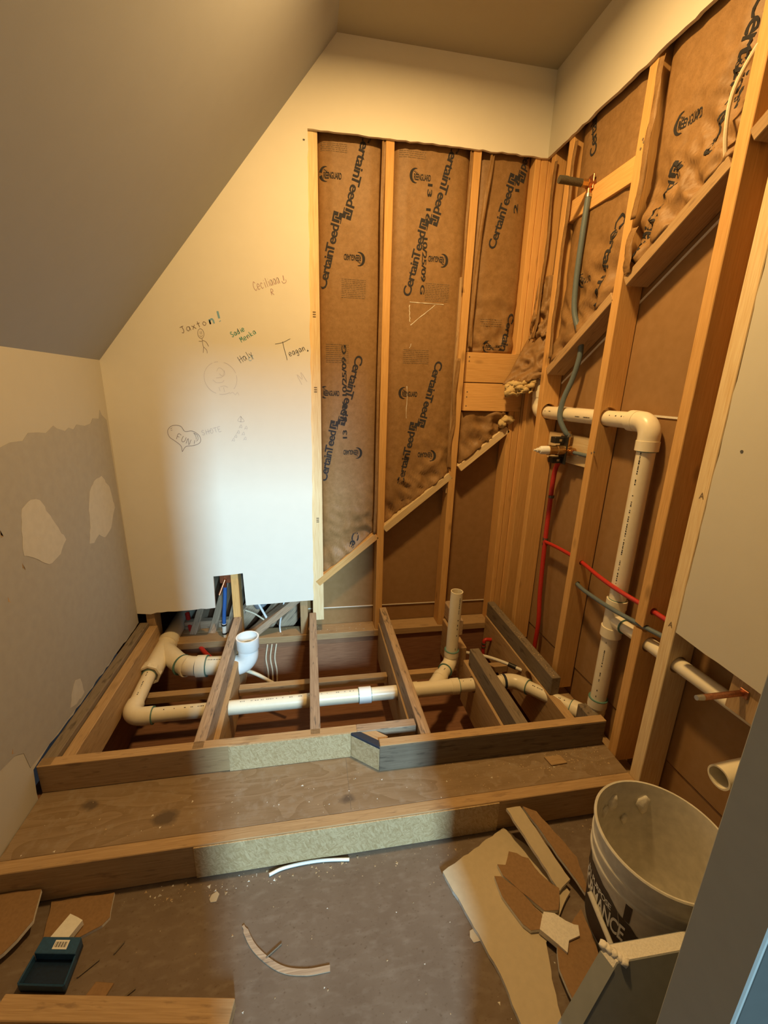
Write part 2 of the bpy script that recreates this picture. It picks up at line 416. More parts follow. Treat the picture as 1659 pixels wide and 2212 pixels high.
for y, z in ((-.80, 1.0), (-.74, .87), (-.83, .80), (-.95, .36)):
    link('scuff', poly_me([(XL+.001, y+random.uniform(-.012, .012), z+random.uniform(-.016, .016)) for _ in range(1)] + [(XL+.001, y+.006, z-.010), (XL+.001, y-.005, z-.002), (XL+.001, y-.002, z+.012)], (1, 0, 0), .0004), 'brown_wood', wl)

# ---- back wall: drywall with its cut-outs
wb = thing('wall_back', 'opened back wall with written-on white drywall left and bare studs right', 'wall', (0, 0, 0), kind='structure')
out = [(XL, .292)] + [(XL, 1.53), (.145, 2.80), (1.117, 2.80), (1.117, ZT+.006)]
out += jag((1.104, ZT+.006), (.022, ZT), .03, .003, 1)
out += jag((.022, ZT), (.006, .312), .05, .0025, 2)
out += jag((.006, .312), (-.353, .303), .05, .001, 4)
out += [(-.353, .303), (-.358, .492), (-.42, .486), (-.506, .481), (-.510, .300)]
out += jag((-.510, .300), (-.80, .292), .03, .004, 6) + [(-.80, .292), (-.83, .284)]
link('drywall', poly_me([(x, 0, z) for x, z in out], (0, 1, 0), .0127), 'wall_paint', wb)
# cut paper edge along the opening
# ---- back wall framing
def vstud(x0, x1, z0, z1, mat='stud_wood', y0=SY, d=.089, parent=None, name='stud', lean=0.0):
    return beam(name, ((x0+x1)/2+lean, y0+d/2, z0), ((x0+x1)/2, y0+d/2, z1), x1-x0, d, mat, parent or wb, upv=(0, 1, 0))
vstud(.002, .062, .18, ZT+.2, 'pale_wood', y0=.0132)
vstud(.355, .393, .098, ZT+.25)
vstud(.756, .794, .098, ZT+.25, lean=-.022)
vstud(.735, .752, .9, 1.97, 'brown_wood', y0=.03, d=.07, name='furring_strip')
vstud(1.052, 1.079, .098, 1.345); vstud(1.081, 1.116, .098, 1.345)
vstud(1.052, 1.079, 1.630, ZT+.25); vstud(1.081, 1.116, 1.630, ZT+.25)
vstud(1.118, 1.156, .098, ZT+.25); vstud(1.158, 1.205, .098, ZT+.25)
vstud(-.424, -.386, .098, 1.6, 'stud_wood'); vstud(-.068, -.026, .098, 1.6, 'brown_wood'); vstud(-.86, -.82, .098, 1.2, 'brown_wood')
bl = []
for z0, z1 in ((1.345, 1.484), (1.488, 1.632)):
    bl.append(boxw('block', (.795, SY, z0), (1.115, SY+.038, z1), 'stud_wood', wb))
boxw('sole_plate', (-.86, .0, .060), (.376-.03, .102, .098), 'brown_wood', wb)
boxw('sole_plate', (.346, .0, .060), (1.20, .102, .098), 'brown_wood', wb)
# diagonal backing boards between the studs (rise .83 per metre)
def dz(x): return .398+.83*(x-.024)
for x0, x1, m in ((-.36, -.07, 'old_wood'), (.030, .354, 'stud_wood'), (.394, .752, 'pale_wood'), (.797, 1.055, 'pale_wood')):
    beam('diagonal_brace', (x0, SY+.0445, dz(x0)), (x1, SY+.0445, dz(x1)), .089, .038, m, wb)
# lining panels on the far side of the framing
link('lining_panel', poly_me([(-.03, .104, .206), (1.21, .104, .196), (1.21, .104, 1.45), (-.03, .104, .42)], (0, 1, 0), .0127), 'lining_paper', wb)
link('lining_panel', poly_me([(-.03, .108, .05), (1.21, .108, .05), (1.21, .108, .194), (-.03, .108, .204)], (0, 1, 0), .0127), 'lining_paper', wb)
beam('panel_edge', (-.03, .1035, .206), (1.21, .1035, .196), .004, .005, 'gypsum', wb, bev=0)
boxw('rear_sheathing', (-.03, .118, .05), (1.21, .13, 2.85), 'bare_subfloor', wb, 0)

# ---- right wall
wr = thing('wall_right', 'opened right wall with bare studs and drywall above and beside', 'wall', (XR, -1.0, 0), kind='structure')
o2 = [(.0, 2.80), (.0, ZT+.006)] + jag((0, ZT+.006), (-1.164, ZT), .03, .003, 11) + [(-1.164, ZT)]
o2 += jag((-1.164, ZT), (-1.164, .738), .05, .002, 12) + jag((-1.164, .738), (-1.44, .722), .04, .002, 13) + [(-1.44, .722), (-1.44, 0), (-1.83, 0), (-1.83, 2.80)]
link('drywall', poly_me([(XR, y, z) for y, z in o2], (1, 0, 0), .0127), 'right_paint_dimmed', wr)
def rstud(y0, y1, z0, z1, mat='stud_wood', lean=0.0, x0=SX, d=.089, name='stud'):
    c = (y0+y1)/2
    return beam(name, (x0+d/2, c+lean, z0), (x0+d/2, c, z1), d, abs(y1-y0), mat, wr, upv=(0, 1, 0))
r1 = rstud(-.190, -.152, .098, ZT+.25, lean=.006)
r2s = rstud(-.640, -.600, .098, ZT+.25, lean=.028)
r3 = rstud(-1.030, -.990, .10, ZT+.25)
r4 = rstud(-1.150, -1.105, .06, ZT+.25, 'pale_wood')
r5 = rstud(-1.465, -1.425, .06, 1.5, 'brown_wood')
rstud(-.05, -.012, .098, ZT+.25)
boxw('sole_plate', (SX, -1.62, .02), (SX+.089, .0, .058), 'brown_wood', wr)
# horizontal blocks
boxw('block', (SX+.012, -.600, 2.155), (SX+.050, -.192, 2.235), 'stud_wood', wr)
boxw('valve_plank', (SX+.060, -.612, 1.135), (SX+.085, -.192, 1.262), 'pale_wood', wr)
boxw('block', (SX, -1.425, .62), (SX+.038, -1.345, .735), 'copper_block' if 'copper_block' in MATS else 'brown_wood', wr)
# rising diagonal boards
def rz(a): return 1.428+.635*a            # a = distance from the back wall
for a0, a1 in ((.195, .588), (.645, .985), (1.035, 1.10)):
    beam('diagonal_brace', (SX+.0445, -a0, rz(a0)-.01), (SX+.0445, -a1, rz(a1)-.01), .089, .038, 'brown_wood', wr)
link('lining_panel', poly_me([(SX+.091, .1, 1.385), (SX+.091, -1.16, 1.372), (SX+.091, -1.16, rz(1.16)-.005), (SX+.091, .1, rz(-.1)-.005)], (1, 0, 0), .0127), 'lining_paper', wr)
link('lining_panel', poly_me([(SX+.093, .1, .19), (SX+.093, -1.9, .23), (SX+.093, -1.9, 1.36), (SX+.093, .1, 1.380)], (1, 0, 0), .0127), 'lining_paper', wr)
link('lining_panel', poly_me([(SX+.097, .1, .0), (SX+.097, -1.9, .0), (SX+.097, -1.9, .224), (SX+.097, .1, .184)], (1, 0, 0), .0127), 'lining_paper', wr)
beam('panel_edge', (SX+.091, 0, 1.383), (SX+.091, -1.16, 1.367), .004, .007, 'gypsum', wr, bev=0)
beam('panel_edge', (SX+.090, -.19, rz(.19)-.058), (SX+.090, -1.0, rz(1.0)-.058), .004, .008, 'gypsum', wr, bev=0)
boxw('rear_sheathing', (SX+.112, -2.0, .0), (SX+.122, .12, 2.85), 'bare_subfloor', wr, 0)

# ---- doorway behind the camera: jamb and walls of the doorway, hall beyond
tj = thing('trim_1', 'grey painted door jamb edge close to the camera at bottom right', 'door jamb', (.5, -1.86, 0), kind='structure')
jm = boxw('jamb', (.500, -1.900, 0), (.5075, -1.822, 2.05), 'painted_trim', tj, .002)
bore(jm, (.49, -1.868, 1.035), (.515, -1.868, 1.035), .012)
tube('strike_ring', [(.5005, -1.868, 1.035), (.4985, -1.868, 1.035)], .0155, 'painted_trim', tj, wall=.0035)
wf = thing('wall_front', 'plain wall pieces around the doorway behind the camera', 'wall', (0, -2.0, 0), kind='structure')
boxw('wall_piece', (.508, -1.8985, 0), (1.30, -1.83, 2.82), 'hall_paint_shaded', wf, .003)
boxw('wall_piece', (-.95, -2.25, 0), (-.045, -2.17, 2.82), 'hall_paint', wf, .003)
boxw('lintel', (-.045, -2.25, 1.96), (.62, -1.83, 2.82), 'hall_paint', wf, .003)
hall = thing('wall_hall', 'hall walls behind the doorway out of view', 'wall', (0, -4.5, 0), kind='structure')
HZ, HY = 4.7, -7.6
for lo, hi in (((-1.5, HY, -.02), (-1.45, -2.16, HZ)), ((1.8, HY, -.02), (1.85, -1.83, HZ)), ((-1.5, HY, HZ), (1.85, -1.83, HZ+.05)), ((-1.5, HY, -.07), (1.85, -2.6, -.02)),
               ((-1.5, HY-.05, -.02), (.88, HY, HZ)), ((1.52, HY-.05, -.02), (1.85, HY, HZ)), ((.88, HY-.05, -.02), (1.52, HY, 2.62)), ((.88, HY-.05, 4.38), (1.52, HY, HZ)),
               ((1.30, -1.87, 0), (1.85, -1.83, HZ)), ((-1.5, -2.2, 0), (-.95, -2.16, HZ)), ((-.95, -2.25, 2.82), (1.3, -2.2, HZ))):
    boxw('wall_piece', lo, hi, 'hall_paint', hall, 0)
win = thing('window_1', 'tall hall window letting the daylight in behind the doorway', 'window', (1.2, HY, 2.62), kind='structure')
for lo, hi in (((.88, HY-.04, 2.62), (.92, HY+.03, 4.38)), ((1.48, HY-.04, 2.62), (1.52, HY+.03, 4.38)), ((.88, HY-.04, 2.62), (1.52, HY+.03, 2.66)), ((.88, HY-.04, 4.34), (1.52, HY+.03, 4.38))):
    boxw('window_frame', lo, hi, 'paper_white', win, .003)

# ceiling downlight fixture (out of view, above the platform)
dl = thing('ceiling_light', 'round recessed downlight in the flat ceiling above the platform', 'light', (.36, -.88, ZC))
tube('trim_ring', [(.36, -.88, ZC), (.36, -.88, ZC-.012)], .095, 'paper_white', dl, 32, .016)

# ---- floor cavity under the platform, attic space behind the left drywall
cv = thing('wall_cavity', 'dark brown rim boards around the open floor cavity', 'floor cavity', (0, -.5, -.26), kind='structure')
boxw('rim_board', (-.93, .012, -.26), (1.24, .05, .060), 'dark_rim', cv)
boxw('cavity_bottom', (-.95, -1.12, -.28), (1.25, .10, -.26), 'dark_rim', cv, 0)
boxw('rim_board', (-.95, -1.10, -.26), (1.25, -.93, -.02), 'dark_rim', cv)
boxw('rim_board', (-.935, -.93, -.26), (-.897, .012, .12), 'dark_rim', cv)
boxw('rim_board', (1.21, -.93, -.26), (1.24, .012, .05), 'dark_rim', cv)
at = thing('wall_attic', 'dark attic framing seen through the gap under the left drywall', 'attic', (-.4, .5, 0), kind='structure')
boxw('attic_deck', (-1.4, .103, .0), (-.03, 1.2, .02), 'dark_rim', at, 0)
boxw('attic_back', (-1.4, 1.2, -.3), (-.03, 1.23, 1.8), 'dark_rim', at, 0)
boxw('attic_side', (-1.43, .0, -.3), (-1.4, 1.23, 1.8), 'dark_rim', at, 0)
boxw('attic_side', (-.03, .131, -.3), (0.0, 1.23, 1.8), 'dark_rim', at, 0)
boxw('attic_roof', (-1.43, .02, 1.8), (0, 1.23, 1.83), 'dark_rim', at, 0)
for x in (-.66, -.56, -.47):
    beam('rafter', (x, .11, .06), (x+.10, .75, .50), .038, .089, 'old_wood', at)
for x in (-.36, -.20, -.08):
    beam('rafter', (x-.10, .16, .06), (x+.22, .30, .42), .038, .089, 'old_wood', at)
boxw('ledger', (-.85, .103, .03), (-.45, .14, .10), 'brown_wood', at)
boxw('ledger', (-.72, .15, .02), (-.42, .19, .14), 'old_wood', at)

# ================================================================== STEP AND PLATFORM
st = thing('floor_step', 'low plywood step running across the room in front of the platform', 'step', (0, -1.0, 0))
tr = boxw('tread', (XL+.002, -1.101, STEP-.019), (SX-.002, -.875, STEP), 'plywood', st, .001)
def world_coords(o):
    o.data.transform(WM[o]); p = o.parent; M = Matrix.Identity(4); WM[o] = M
    o.matrix_basis = (WM[p].inverted() if p else M)
for o in (tr,): world_coords(o)
rb = boxw('riser_board', (XL+.002, -1.140, .002), (SX-.002, -1.1015, STEP+.001), 'brown_wood', st, .002)
of = boxw('osb_facing', (-.362, -1.1445, .003), (.60, -1.1405, STEP-.002), 'osb', st, .0008); world_coords(of)
boxw('seam', (.108, -1.095, STEP-.0005), (.1095, -.89, STEP+.0004), 'gray_wood', st, 0)
boxw('cleat', (XL+.05, -1.05, 0), (1.0, -1.01, STEP-.0195), 'brown_wood', st)

pf = thing('platform_frame', 'open joist frame of the raised platform around the drain pipes', 'platform', (0, -.5, 0))
JH = .089
def joist(x0, x1, y0, y1, mat='old_wood', z1=TOP, h=JH, name='joist'):
    return boxw(name, (x0, y0, z1-h), (x1, y1, z1), mat, pf, .0025)
joist(-.893, -.850, -.885, .010, 'gray_wood'); joist(-.848, -.806, -.885, .005, 'brown_wood', TOP-.018, .14)
joist(-.421, -.381, -.885, .010, 'old_wood'); joist(-.019, .019, -.878, .006, 'old_wood')
joist(.379, .417, -.940, .020, 'old_wood'); joist(.752, .800, -.950, -.442, 'gray_wood'); joist(.772, .808, -.20, .030, 'old_wood', TOP+.01)
joist(1.036, 1.078, -.705, .008, 'gray_wood'); joist(1.052, 1.088, -.950, -.866, 'gray_wood')
low = []
for x0, x1, y0, y1, m in ((-.40, -.362, -.848, .008, 'brown_wood'), (-.017, .017, -.848, .008, 'brown_wood'), (.372, .408, -.848, .008, 'brown_wood'), (.742, .782, -.928, -.40, 'brown_wood'), (1.030, 1.07, -.928, .008, 'brown_wood')):
    low.append(joist(x0, x1, y0, y1, m, TOP-JH-.002, .235, 'floor_joist'))
joist(.760, .798, -.30, .006, 'brown_wood', TOP-JH-.002, .235, 'floor_joist')
for x0, x1 in ((-.80, -.402), (-.360, -.019), (.019, .370), (.41, .74), (.80, 1.028)):
    boxw('blocking', (x0, -.33, -.008), (x1, -.292, .030), 'brown_wood', pf)
# front curb: left piece, short mitred corner, right piece, inner rim
cb = boxw('curb_board', (XL+.002, -.886, STEP+.001), (.150, -.850, TOP), 'brown_wood', pf)
cf = boxw('osb_facing', (-.30, -.8895, STEP+.001), (.127, -.8865, TOP-.001), 'osb', pf, .0006); world_coords(cf)
boxw('curb_board', (.150, -.886, TOP-JH), (.372, -.850, TOP), 'old_wood', pf)
p0, p1 = V((.127, -.888, 0)), V((.221, -.965, 0)); d = (p1-p0).normalized(); nrm = V((-d.y, d.x, 0))
zc = (STEP+TOP)/2
beam('corner_board', p0+nrm*.012+V((0, 0, zc-.006)), p1+nrm*.012+V((0, 0, zc-.006)), .024, TOP-STEP-.014, 'osb', pf)
beam('membrane_strip', p0+nrm*.012+V((0, 0, TOP-.0075)), p1+nrm*.012+V((0, 0, TOP-.0075)), .026, .011, 'rubber_band', pf)
beam('corner_backing', p0+nrm*.044+d*.02+V((0, 0, TOP-.05)), p1+nrm*.044+V((0, 0, TOP-.05)), .036, .09, 'brown_wood', pf)
beam('curb_board', (.221, -.949, zc), (1.104, -.955, zc), .036, TOP-STEP-.001, 'gray_wood', pf)
cap = beam('curb_top', (.223, -.949, TOP+.001), (1.104, -.955, TOP+.001), .034, .003, 'brown_wood', pf, bev=.001)
boxw('ledger', (.235, -.929, STEP), (.372, -.89, STEP+.03), 'brown_wood', pf)
for i, (x0, x1) in enumerate(((.422, .505), (.508, .585), (.588, .64), (.643, .738))):
    boxw('ledger_block', (x0, -.928, .055), (x1, -.86+.006*(i % 2), .094+.004*(i % 3)), 'brown_wood', pf)
beam('ledger_rail', (.412, -.82, .04), (.742, -.80, .045), .04, .05, 'brown_wood', pf)
boxw('ledger_block', (.805, -.928, .055), (1.03, -.87, .098), 'brown_wood', pf)
for o in low:                                      # bored for the drain line
    bore(o, (-1, -.535, .10), (1.2, -.535, .10), .038)

# ================================================================== DRAIN PIPES
dp = thing('drain_pipe', 'cream plastic drain pipe system running through the platform and up the right wall', 'pipe', (0, -.535, .1))
RP = .0302
def hubring(c, dr, r=.0365, L=.03, mat='pvc'):
    c, dr = V(c), V(dr).normalized()
    return tube('hub', [c-dr*L/2, c+dr*L/2], r, mat, dp, 24, .006)
def glue(c, dr, r=.0312):
    c, dr = V(c), V(dr).normalized()
    return tube('primer_ring', [c-dr*.0015, c+dr*.0015], r, 'primer', dp, 24)
def pipe(p0, p1, r=RP, mat='pvc', wall=.004, name='pipe'): return tube(name, [V(p0), V(p0).lerp(V(p1), .5), V(p1)], r, mat, dp, 24, wall)
def elbow(p, a, b, r, rt, ext=.028, name='elbow', mat='pvc'):
    A = arc(p, a, b, r, 12); d1 = (V(a)-V(p)).normalized(); d2 = (V(b)-V(p)).normalized()
    path = [A[0]+d1*ext] + A + [A[-1]+d2*ext]
    return tube(name, path, rt, mat, dp, 24), A
YP, ZP = -.535, .10
# main run
EL = V((-.765, YP, ZP))
elbow(EL, EL+V((0, 1, 0)), EL+V((1, 0, 0)), .055, .0355); glue((-.668, YP, ZP), (1, 0, 0), .0372); hubring((-.690, YP, ZP), (1, 0, 0), .0368, .040)
pipe((-.70, YP, ZP), (.45, YP, ZP))
hubring((.225, YP, ZP), (1, 0, 0), .0365, .055, 'pvc_white'); glue((.196, YP, ZP), (1, 0, 0)); glue((.254, YP, ZP), (1, 0, 0))
# wye for the shower drain stub
tube('wye_body', [(.44, YP, ZP), (.54, YP, ZP), (.66, YP, ZP)], .0345, 'pvc', dp, 24)
hubring((.455, YP, ZP), (1, 0, 0), .037, .035); hubring((.652, YP, ZP), (1, 0, 0), .037, .035); glue((.671, YP, ZP), (1, 0, 0), .0372)
bd = V((.63, .77, 0)).normalized(); WB = V((.545, YP, ZP)); WE = WB+bd*.235
tube('wye_branch', [WB, WB+bd*.09], .034, 'pvc', dp, 24); hubring(WB+bd*.09, bd, .0365, .03)
pipe(WB+bd*.08, WE-bd*.06)
elbow(WE, WE-bd, WE+V((0, 0, 1)), .04, .0345, .02); hubring(WE-bd*.06, bd, .0368, .03); glue(WE-bd*.077, bd, .0372)
hubring(WE+V((0, 0, .058)), (0, 0, 1), .0368, .03); glue(WE+V((0, 0, .074)), (0, 0, 1), .0372)
pipe(WE+V((0, 0, .05)), WE+V((.004, 0, .400)), RP, 'pvc', .004, 'stub_pipe')
# right leg to the riser
B0 = V((.955, YP, ZP)); B1 = V((1.160, -.845, .128))
pipe((.655, YP, ZP), (.93, YP, ZP))
elbow(B0, B0-V((1, 0, 0)), B1, .07, .0350, .03); bdr = (B1-B0).normalized()
tube('coupling_band', [(.893, YP, ZP), (.905, YP, ZP)], .0366, 'rubber_band', dp, 24); glue(B0+bdr*.072, bdr, .0366); hubring(B0+bdr*.055, bdr, .0362, .03)
pipe(B0+bdr*.06, B1-bdr*.05)
elbow(B1, B0, B1+V((0, 0, 1)), .045, .0350, .03); hubring(B1-bdr*.072, bdr, .0368, .04); glue(B1-bdr*.094, bdr, .0372)
hubring(B1+V((0, 0, .085)), (0, 0, 1), .0372, .035); glue(B1+V((0, 0, .104)), (0, 0, 1), .0374)
RX, RY = B1.x, B1.y
TZ = .600
pipe((RX, RY, .20), (RX, RY, TZ-.05)); pipe((RX, RY, TZ+.06), (RX, RY, 1.29))
tube('tee_body', [(RX, RY, TZ-.065), (RX, RY, TZ+.075)], .0348, 'pvc', dp, 24)
hubring((RX, RY, TZ-.055), (0, 0, 1), .0385, .04); hubring((RX, RY, TZ+.065), (0, 0, 1), .0372, .035); glue((RX, RY, TZ+.084), (0, 0, 1))
tube('tee_branch', [(RX, RY, TZ), (RX, RY-.06, TZ)], .030, 'pvc', dp, 24); glue((RX, RY-.062, TZ), (0, 1, 0), .0305)
RB = .0241
pipe((RX, RY-.055, TZ), (RX, -1.60, TZ+.018), RB, 'pvc', .004, 'branch_pipe')
for o in (r3, r4): bore(o, (RX, -.9, TZ-.001), (RX, -1.3, TZ+.008), .030)
# vent: elbow at the top, run back through the studs, up in the corner
VT = V((RX, RY, 1.352))
elbow(VT, VT-V((0, 0, 1)), VT+V((0, 1, 0)), .048, .0355, .032); hubring(VT-V((0, 0, .08)), (0, 0, 1), .0378, .034); glue(VT-V((0, 0, .099)), (0, 0, 1))
hubring(VT+V((0, .08, 0)), (0, 1, 0), .0372, .034)
pipe(VT+V((0, .06, 0)), (RX, -.135, 1.352))
VC = V((RX, -.085, 1.352))
elbow(VC, VC-V((0, 1, 0)), VC+V((0, 0, 1)), .045, .0350, .03); hubring(VC+V((0, 0, .085)), (0, 0, 1), .037, .03)
pipe(VC+V((0, 0, .07)), VC+V((0, 0, .22)))
for o in (r1, r2s): bore(o, (RX, 0, 1.356), (RX, -.9, 1.356), .0385)
# left leg: reducing wye, 3 inch run, closet bend
LX = -.772
pipe((EL.x, YP+.08, ZP), (LX-.004, -.235, ZP))
tube('wye_body', [(LX-.004, -.245, ZP), (LX-.002, -.21, ZP), (LX, -.20, ZP), (LX, -.05, ZP), (LX, .02, ZP)], [.050, .050, .047, .047, .047], 'pvc', dp, 28)
tube('bushing', [(LX-.004, -.262, ZP), (LX-.004, -.236, ZP)], .053, 'pvc', dp, 8, .010); glue((LX-.004, -.262, ZP), (0, 1, 0), .0335)
hubring((LX, .015, ZP), (0, 1, 0), .052, .04)
pipe((LX, .0, ZP), (LX+.02, .55, ZP+.01), .0445)
P = smooth_path([(LX+.01, -.06, ZP), (LX+.05, -.105, ZP), (LX+.10, -.165, ZP), (LX+.145, -.20, ZP), (LX+.205, -.215, ZP)], 6)
tube('wye_branch', P, .0465, 'pvc', dp, 28)
hubring((-.618, -.21, ZP), (.8, -.45, 0), .0515, .012); hubring((-.545, -.2175, ZP), (1, -.06, 0), .0525, .045, 'pvc'); glue((-.520, -.219, ZP), (1, -.05, 0), .0528); glue((-.645, -.195, ZP), (.7, -.6, 0), .0522)
pipe((-.55, -.217, ZP), (-.40, -.228, ZP), .0445)
hubring((-.405, -.228, ZP), (1, -.05, 0), .0515, .03)
CB = V((-.318, -.236, ZP))
A = arc(CB, CB+V((-1, .06, 0)), CB+V((0, 0, 1)), .068, 12)
tube('closet_bend', [A[0]+V((-.03, .002, 0))]+A+[A[-1]+V((0, 0, .03))], .0480, 'pvc_white', dp, 32, .005)
tube('closet_collar', [CB+V((0, 0, .092)), CB+V((0, 0, .100)), CB+V((0, 0, .158))], [.049, .0535, .0545], 'pvc_white', dp, 36, .0065)
tube('inner_lip', [CB+V((0, 0, .104)), CB+V((0, 0, .110))], .0475, 'pvc', dp, 32, .005)
bore(low[0], (-.6, -.225, ZP), (-.2, -.232, ZP), .052)
# printed marks along the pipes
def pipe_print(p0, p1, r, upv, seed, parent=dp, w=.0045):
    rnd = random.Random(seed); p0, p1 = V(p0), V(p1); d = (p1-p0); L = d.length; d.normalize()
    u = V(upv); u = (u-d*u.dot(d)).normalized(); s = d.cross(u); vs_, fs = [], []; t = 0
    while t < L:
        l = rnd.uniform(.002, .007)
        if rnd.random() < .8:
            b = len(vs_); ww = w*rnd.uniform(.35, .5)
            for tt in (t, t+l):
                for q in (-1, 1): vs_.append(p0+d*tt+u*(r+.0004)+s*(ww*q))
            fs.append((b, b+1, b+3, b+2))
        t += l+rnd.uniform(.0012, .004)+(rnd.random() < .12)*rnd.uniform(.01, .04)
    return link('pipe_print', me_from(vs_, fs), 'print_ink', parent, kind='stuff')
pipe_print((-.63, YP, ZP), (-.43, YP, ZP), RP, (0, -.25, 1), 1); pipe_print((-.36, YP, ZP), (-.02, YP, ZP), RP, (0, -.15, 1), 2, w=.003)
pipe_print((.03, YP, ZP), (.19, YP, ZP), RP, (0, -.1, 1), 3, w=.003); pipe_print((.69, YP, ZP), (.86, YP, ZP), RP, (0, -.2, 1), 4)
pipe_print((EL.x, YP+.10, ZP), (LX-.004, -.28, ZP), RP, (.1, 0, 1), 5); pipe_print(B0+bdr*.09, B1-bdr*.11, RP, (-.3, -.3, 1), 6)
pipe_print((RX, RY, .25), (RX, RY, .52), RP, (-1, -.6, 0), 7); pipe_print((RX, RY, .72), (RX, RY, 1.25), RP, (-1, -.35, 0), 8)
pipe_print((RX, -.66, 1.352), (RX, -.75, 1.352), RP, (-1, 0, .5), 9); pipe_print((RX, -.45, 1.352), (RX, -.585, 1.352), RP, (-1, 0, -.1), 10)
pipe_print((RX, -.20, 1.352), (RX, -.25, 1.352), RP, (-1, 0, .3), 12)
pipe_print(WE+V((0, 0, .09)), WE+V((.004, 0, .38)), RP, (.25, -1, 0), 11); pipe_print(WB+bd*.12, WE-bd*.085, RP, (0, -.4, 1), 13)
pipe_print((-.515, -.219, ZP), (-.43, -.226, ZP), .0445, (0, -.3, 1), 14)

# other pipes
sp = thing('stub_pipe', 'open cream plastic pipe stub sticking out near the door jamb', 'pipe', (1.06, -1.44, .49))
tube('pipe', [(SX+.085, -1.436, .492), (1.08, -1.440, .490), (1.030, -1.443, .488)], .0302, 'pvc', sp, 28, .0045)
ct = thing('copper_stub', 'short copper water stub sticking out under the cut drywall on the right', 'pipe', (SX, -1.38, .688))
tube('tube', [(SX+.02, -1.38, .688), (.99, -1.381, .689)], .0080, 'copper', ct, 14)
tube('tip', [(.992, -1.381, .689), (.972, -1.381, .690)], [.0082, .0065], 'steel', ct, 14)
link('ear_plate', box_me(.004, .024, .024), 'copper', ct, Matrix.Translation((SX-.003, -1.385, .690)))

# ================================================================== WATER LINES
vl = thing('shower_valve', 'brass shower valve with white stem mounted on a plank between the studs', 'valve', (SX, -.365, 1.195))
VX, VY, VZ = 1.135, -.385, 1.195
tube('valve_body', [(VX+.035, VY, VZ), (VX-.03, VY, VZ), (VX-.032, VY, VZ), (VX-.07, VY, VZ)], [.024, .024, .021, .021], 'brass', vl, 24)
tube('bonnet_ring', [(VX-.062, VY, VZ), (VX-.072, VY, VZ)], .0235, 'brass', vl, 24)
tube('cartridge', [(VX-.072, VY, VZ), (VX-.105, VY, VZ), (VX-.112, VY, VZ)], [.0195, .0185, .015], 'pvc_white', vl, 20)
tube('stem', [(VX-.112, VY, VZ), (VX-.126, VY, VZ), (VX-.127, VY, VZ), (VX-.14, VY, VZ)], [.011, .010, .0055, .0045], 'paper_white', vl, 12)
for dzv, sg in ((.045, 1), (-.045, -1)):
    o = link('mount_ear', box_me(.05, .038, .028, .002), 'black_plastic', vl, Matrix.Translation((VX-.022, VY+.012, VZ+dzv)))
    link('ear_slot', box_me(.012, .0012, .010, .0), 'steel', o, WM[o] @ Matrix.Translation((.002, -.0196, 0)))
link('mount_bracket', box_me(.008, .055, .125, .002), 'black_plastic', vl, Matrix.Translation((VX+.006, VY+.004, VZ)))
tube('outlet', [(VX+.02, VY, VZ+.02), (VX+.022, VY-.004, VZ+.085)], .010, 'brass', vl, 14)
tube('inlet', [(VX+.022, VY, VZ), (VX+.022, VY-.055, VZ-.004)], .0125, 'copper', vl, 14)
for k in range(3): tube('crimp_ring', [(VX+.022, VY-.012-k*.016, VZ), (VX+.022, VY-.018-k*.016, VZ)], .0165, 'brass', vl, 14)
tube('supply_tail', [(VX+.024, VY-.05, VZ-.004), (VX+.034, -.53, VZ-.006), (VX+.036, -.565, VZ-.008)], .0085, 'gray_pex', vl, 12)
tube('tail_elbow', arc((VX+.036, -.588, VZ-.008), (VX+.036, -.5, VZ-.008), (VX+.036, -.588, VZ-.2), .014, 6)+[V((VX+.036, -.588, VZ-.06))], .0105, 'bronze_nipple', vl, 12)

sa = thing('shower_pipe', 'dark threaded shower nipple with grey riser hose clipped to upper block', 'pipe', (SX, -.345, 2.24))
tube('nipple', [(1.082, -.342, 2.243), (.985, -.342, 2.246)], [.0135, .0135], 'bronze_nipple', sa, 18)
for k in range(5): tube('thread', [(.989+k*.007, -.342, 2.246), (.991+k*.007, -.342, 2.246)], .0143, 'bronze_nipple', sa, 16)
tube('adapter', [(1.112, -.342, 2.242), (1.082, -.342, 2.243)], .0155, 'brass', sa, 8)
tube('drop_elbow', [(1.135, -.342, 2.242), (1.108, -.342, 2.242)], .0175, 'copper', sa, 16)
link('ear', box_me(.006, .034, .052), 'copper', sa, Matrix.Translation((SX+.008, -.342, 2.248)))
tube('elbow_drop', [(1.118, -.342, 2.240), (1.118, -.344, 2.200)], .010, 'copper', sa, 12)
tube('crimp_ring', [(1.118, -.344, 2.208), (1.118, -.344, 2.196)], .0125, 'steel', sa, 14)
hp = smooth_path([(1.118, -.344, 2.20), (1.119, -.338, 2.05), (1.124, -.330, 1.90), (1.130, -.338, 1.78), (1.146, -.372, 1.69), (1.154, -.384, 1.64), (1.154, -.382, 1.58), (1.146, -.366, 1.50), (1.128, -.350, 1.42), (1.120, -.352, 1.34), (1.140, -.382, 1.275), (VX+.022, VY-.004, 1.262)], 8)
tube('riser_hose', hp, .0115, 'gray_pex', sa, 14)
tube('crimp_ring', [(VX+.022, VY-.004, 1.268), (VX+.022, VY-.004, 1.255)], .0145, 'steel', sa, 14)

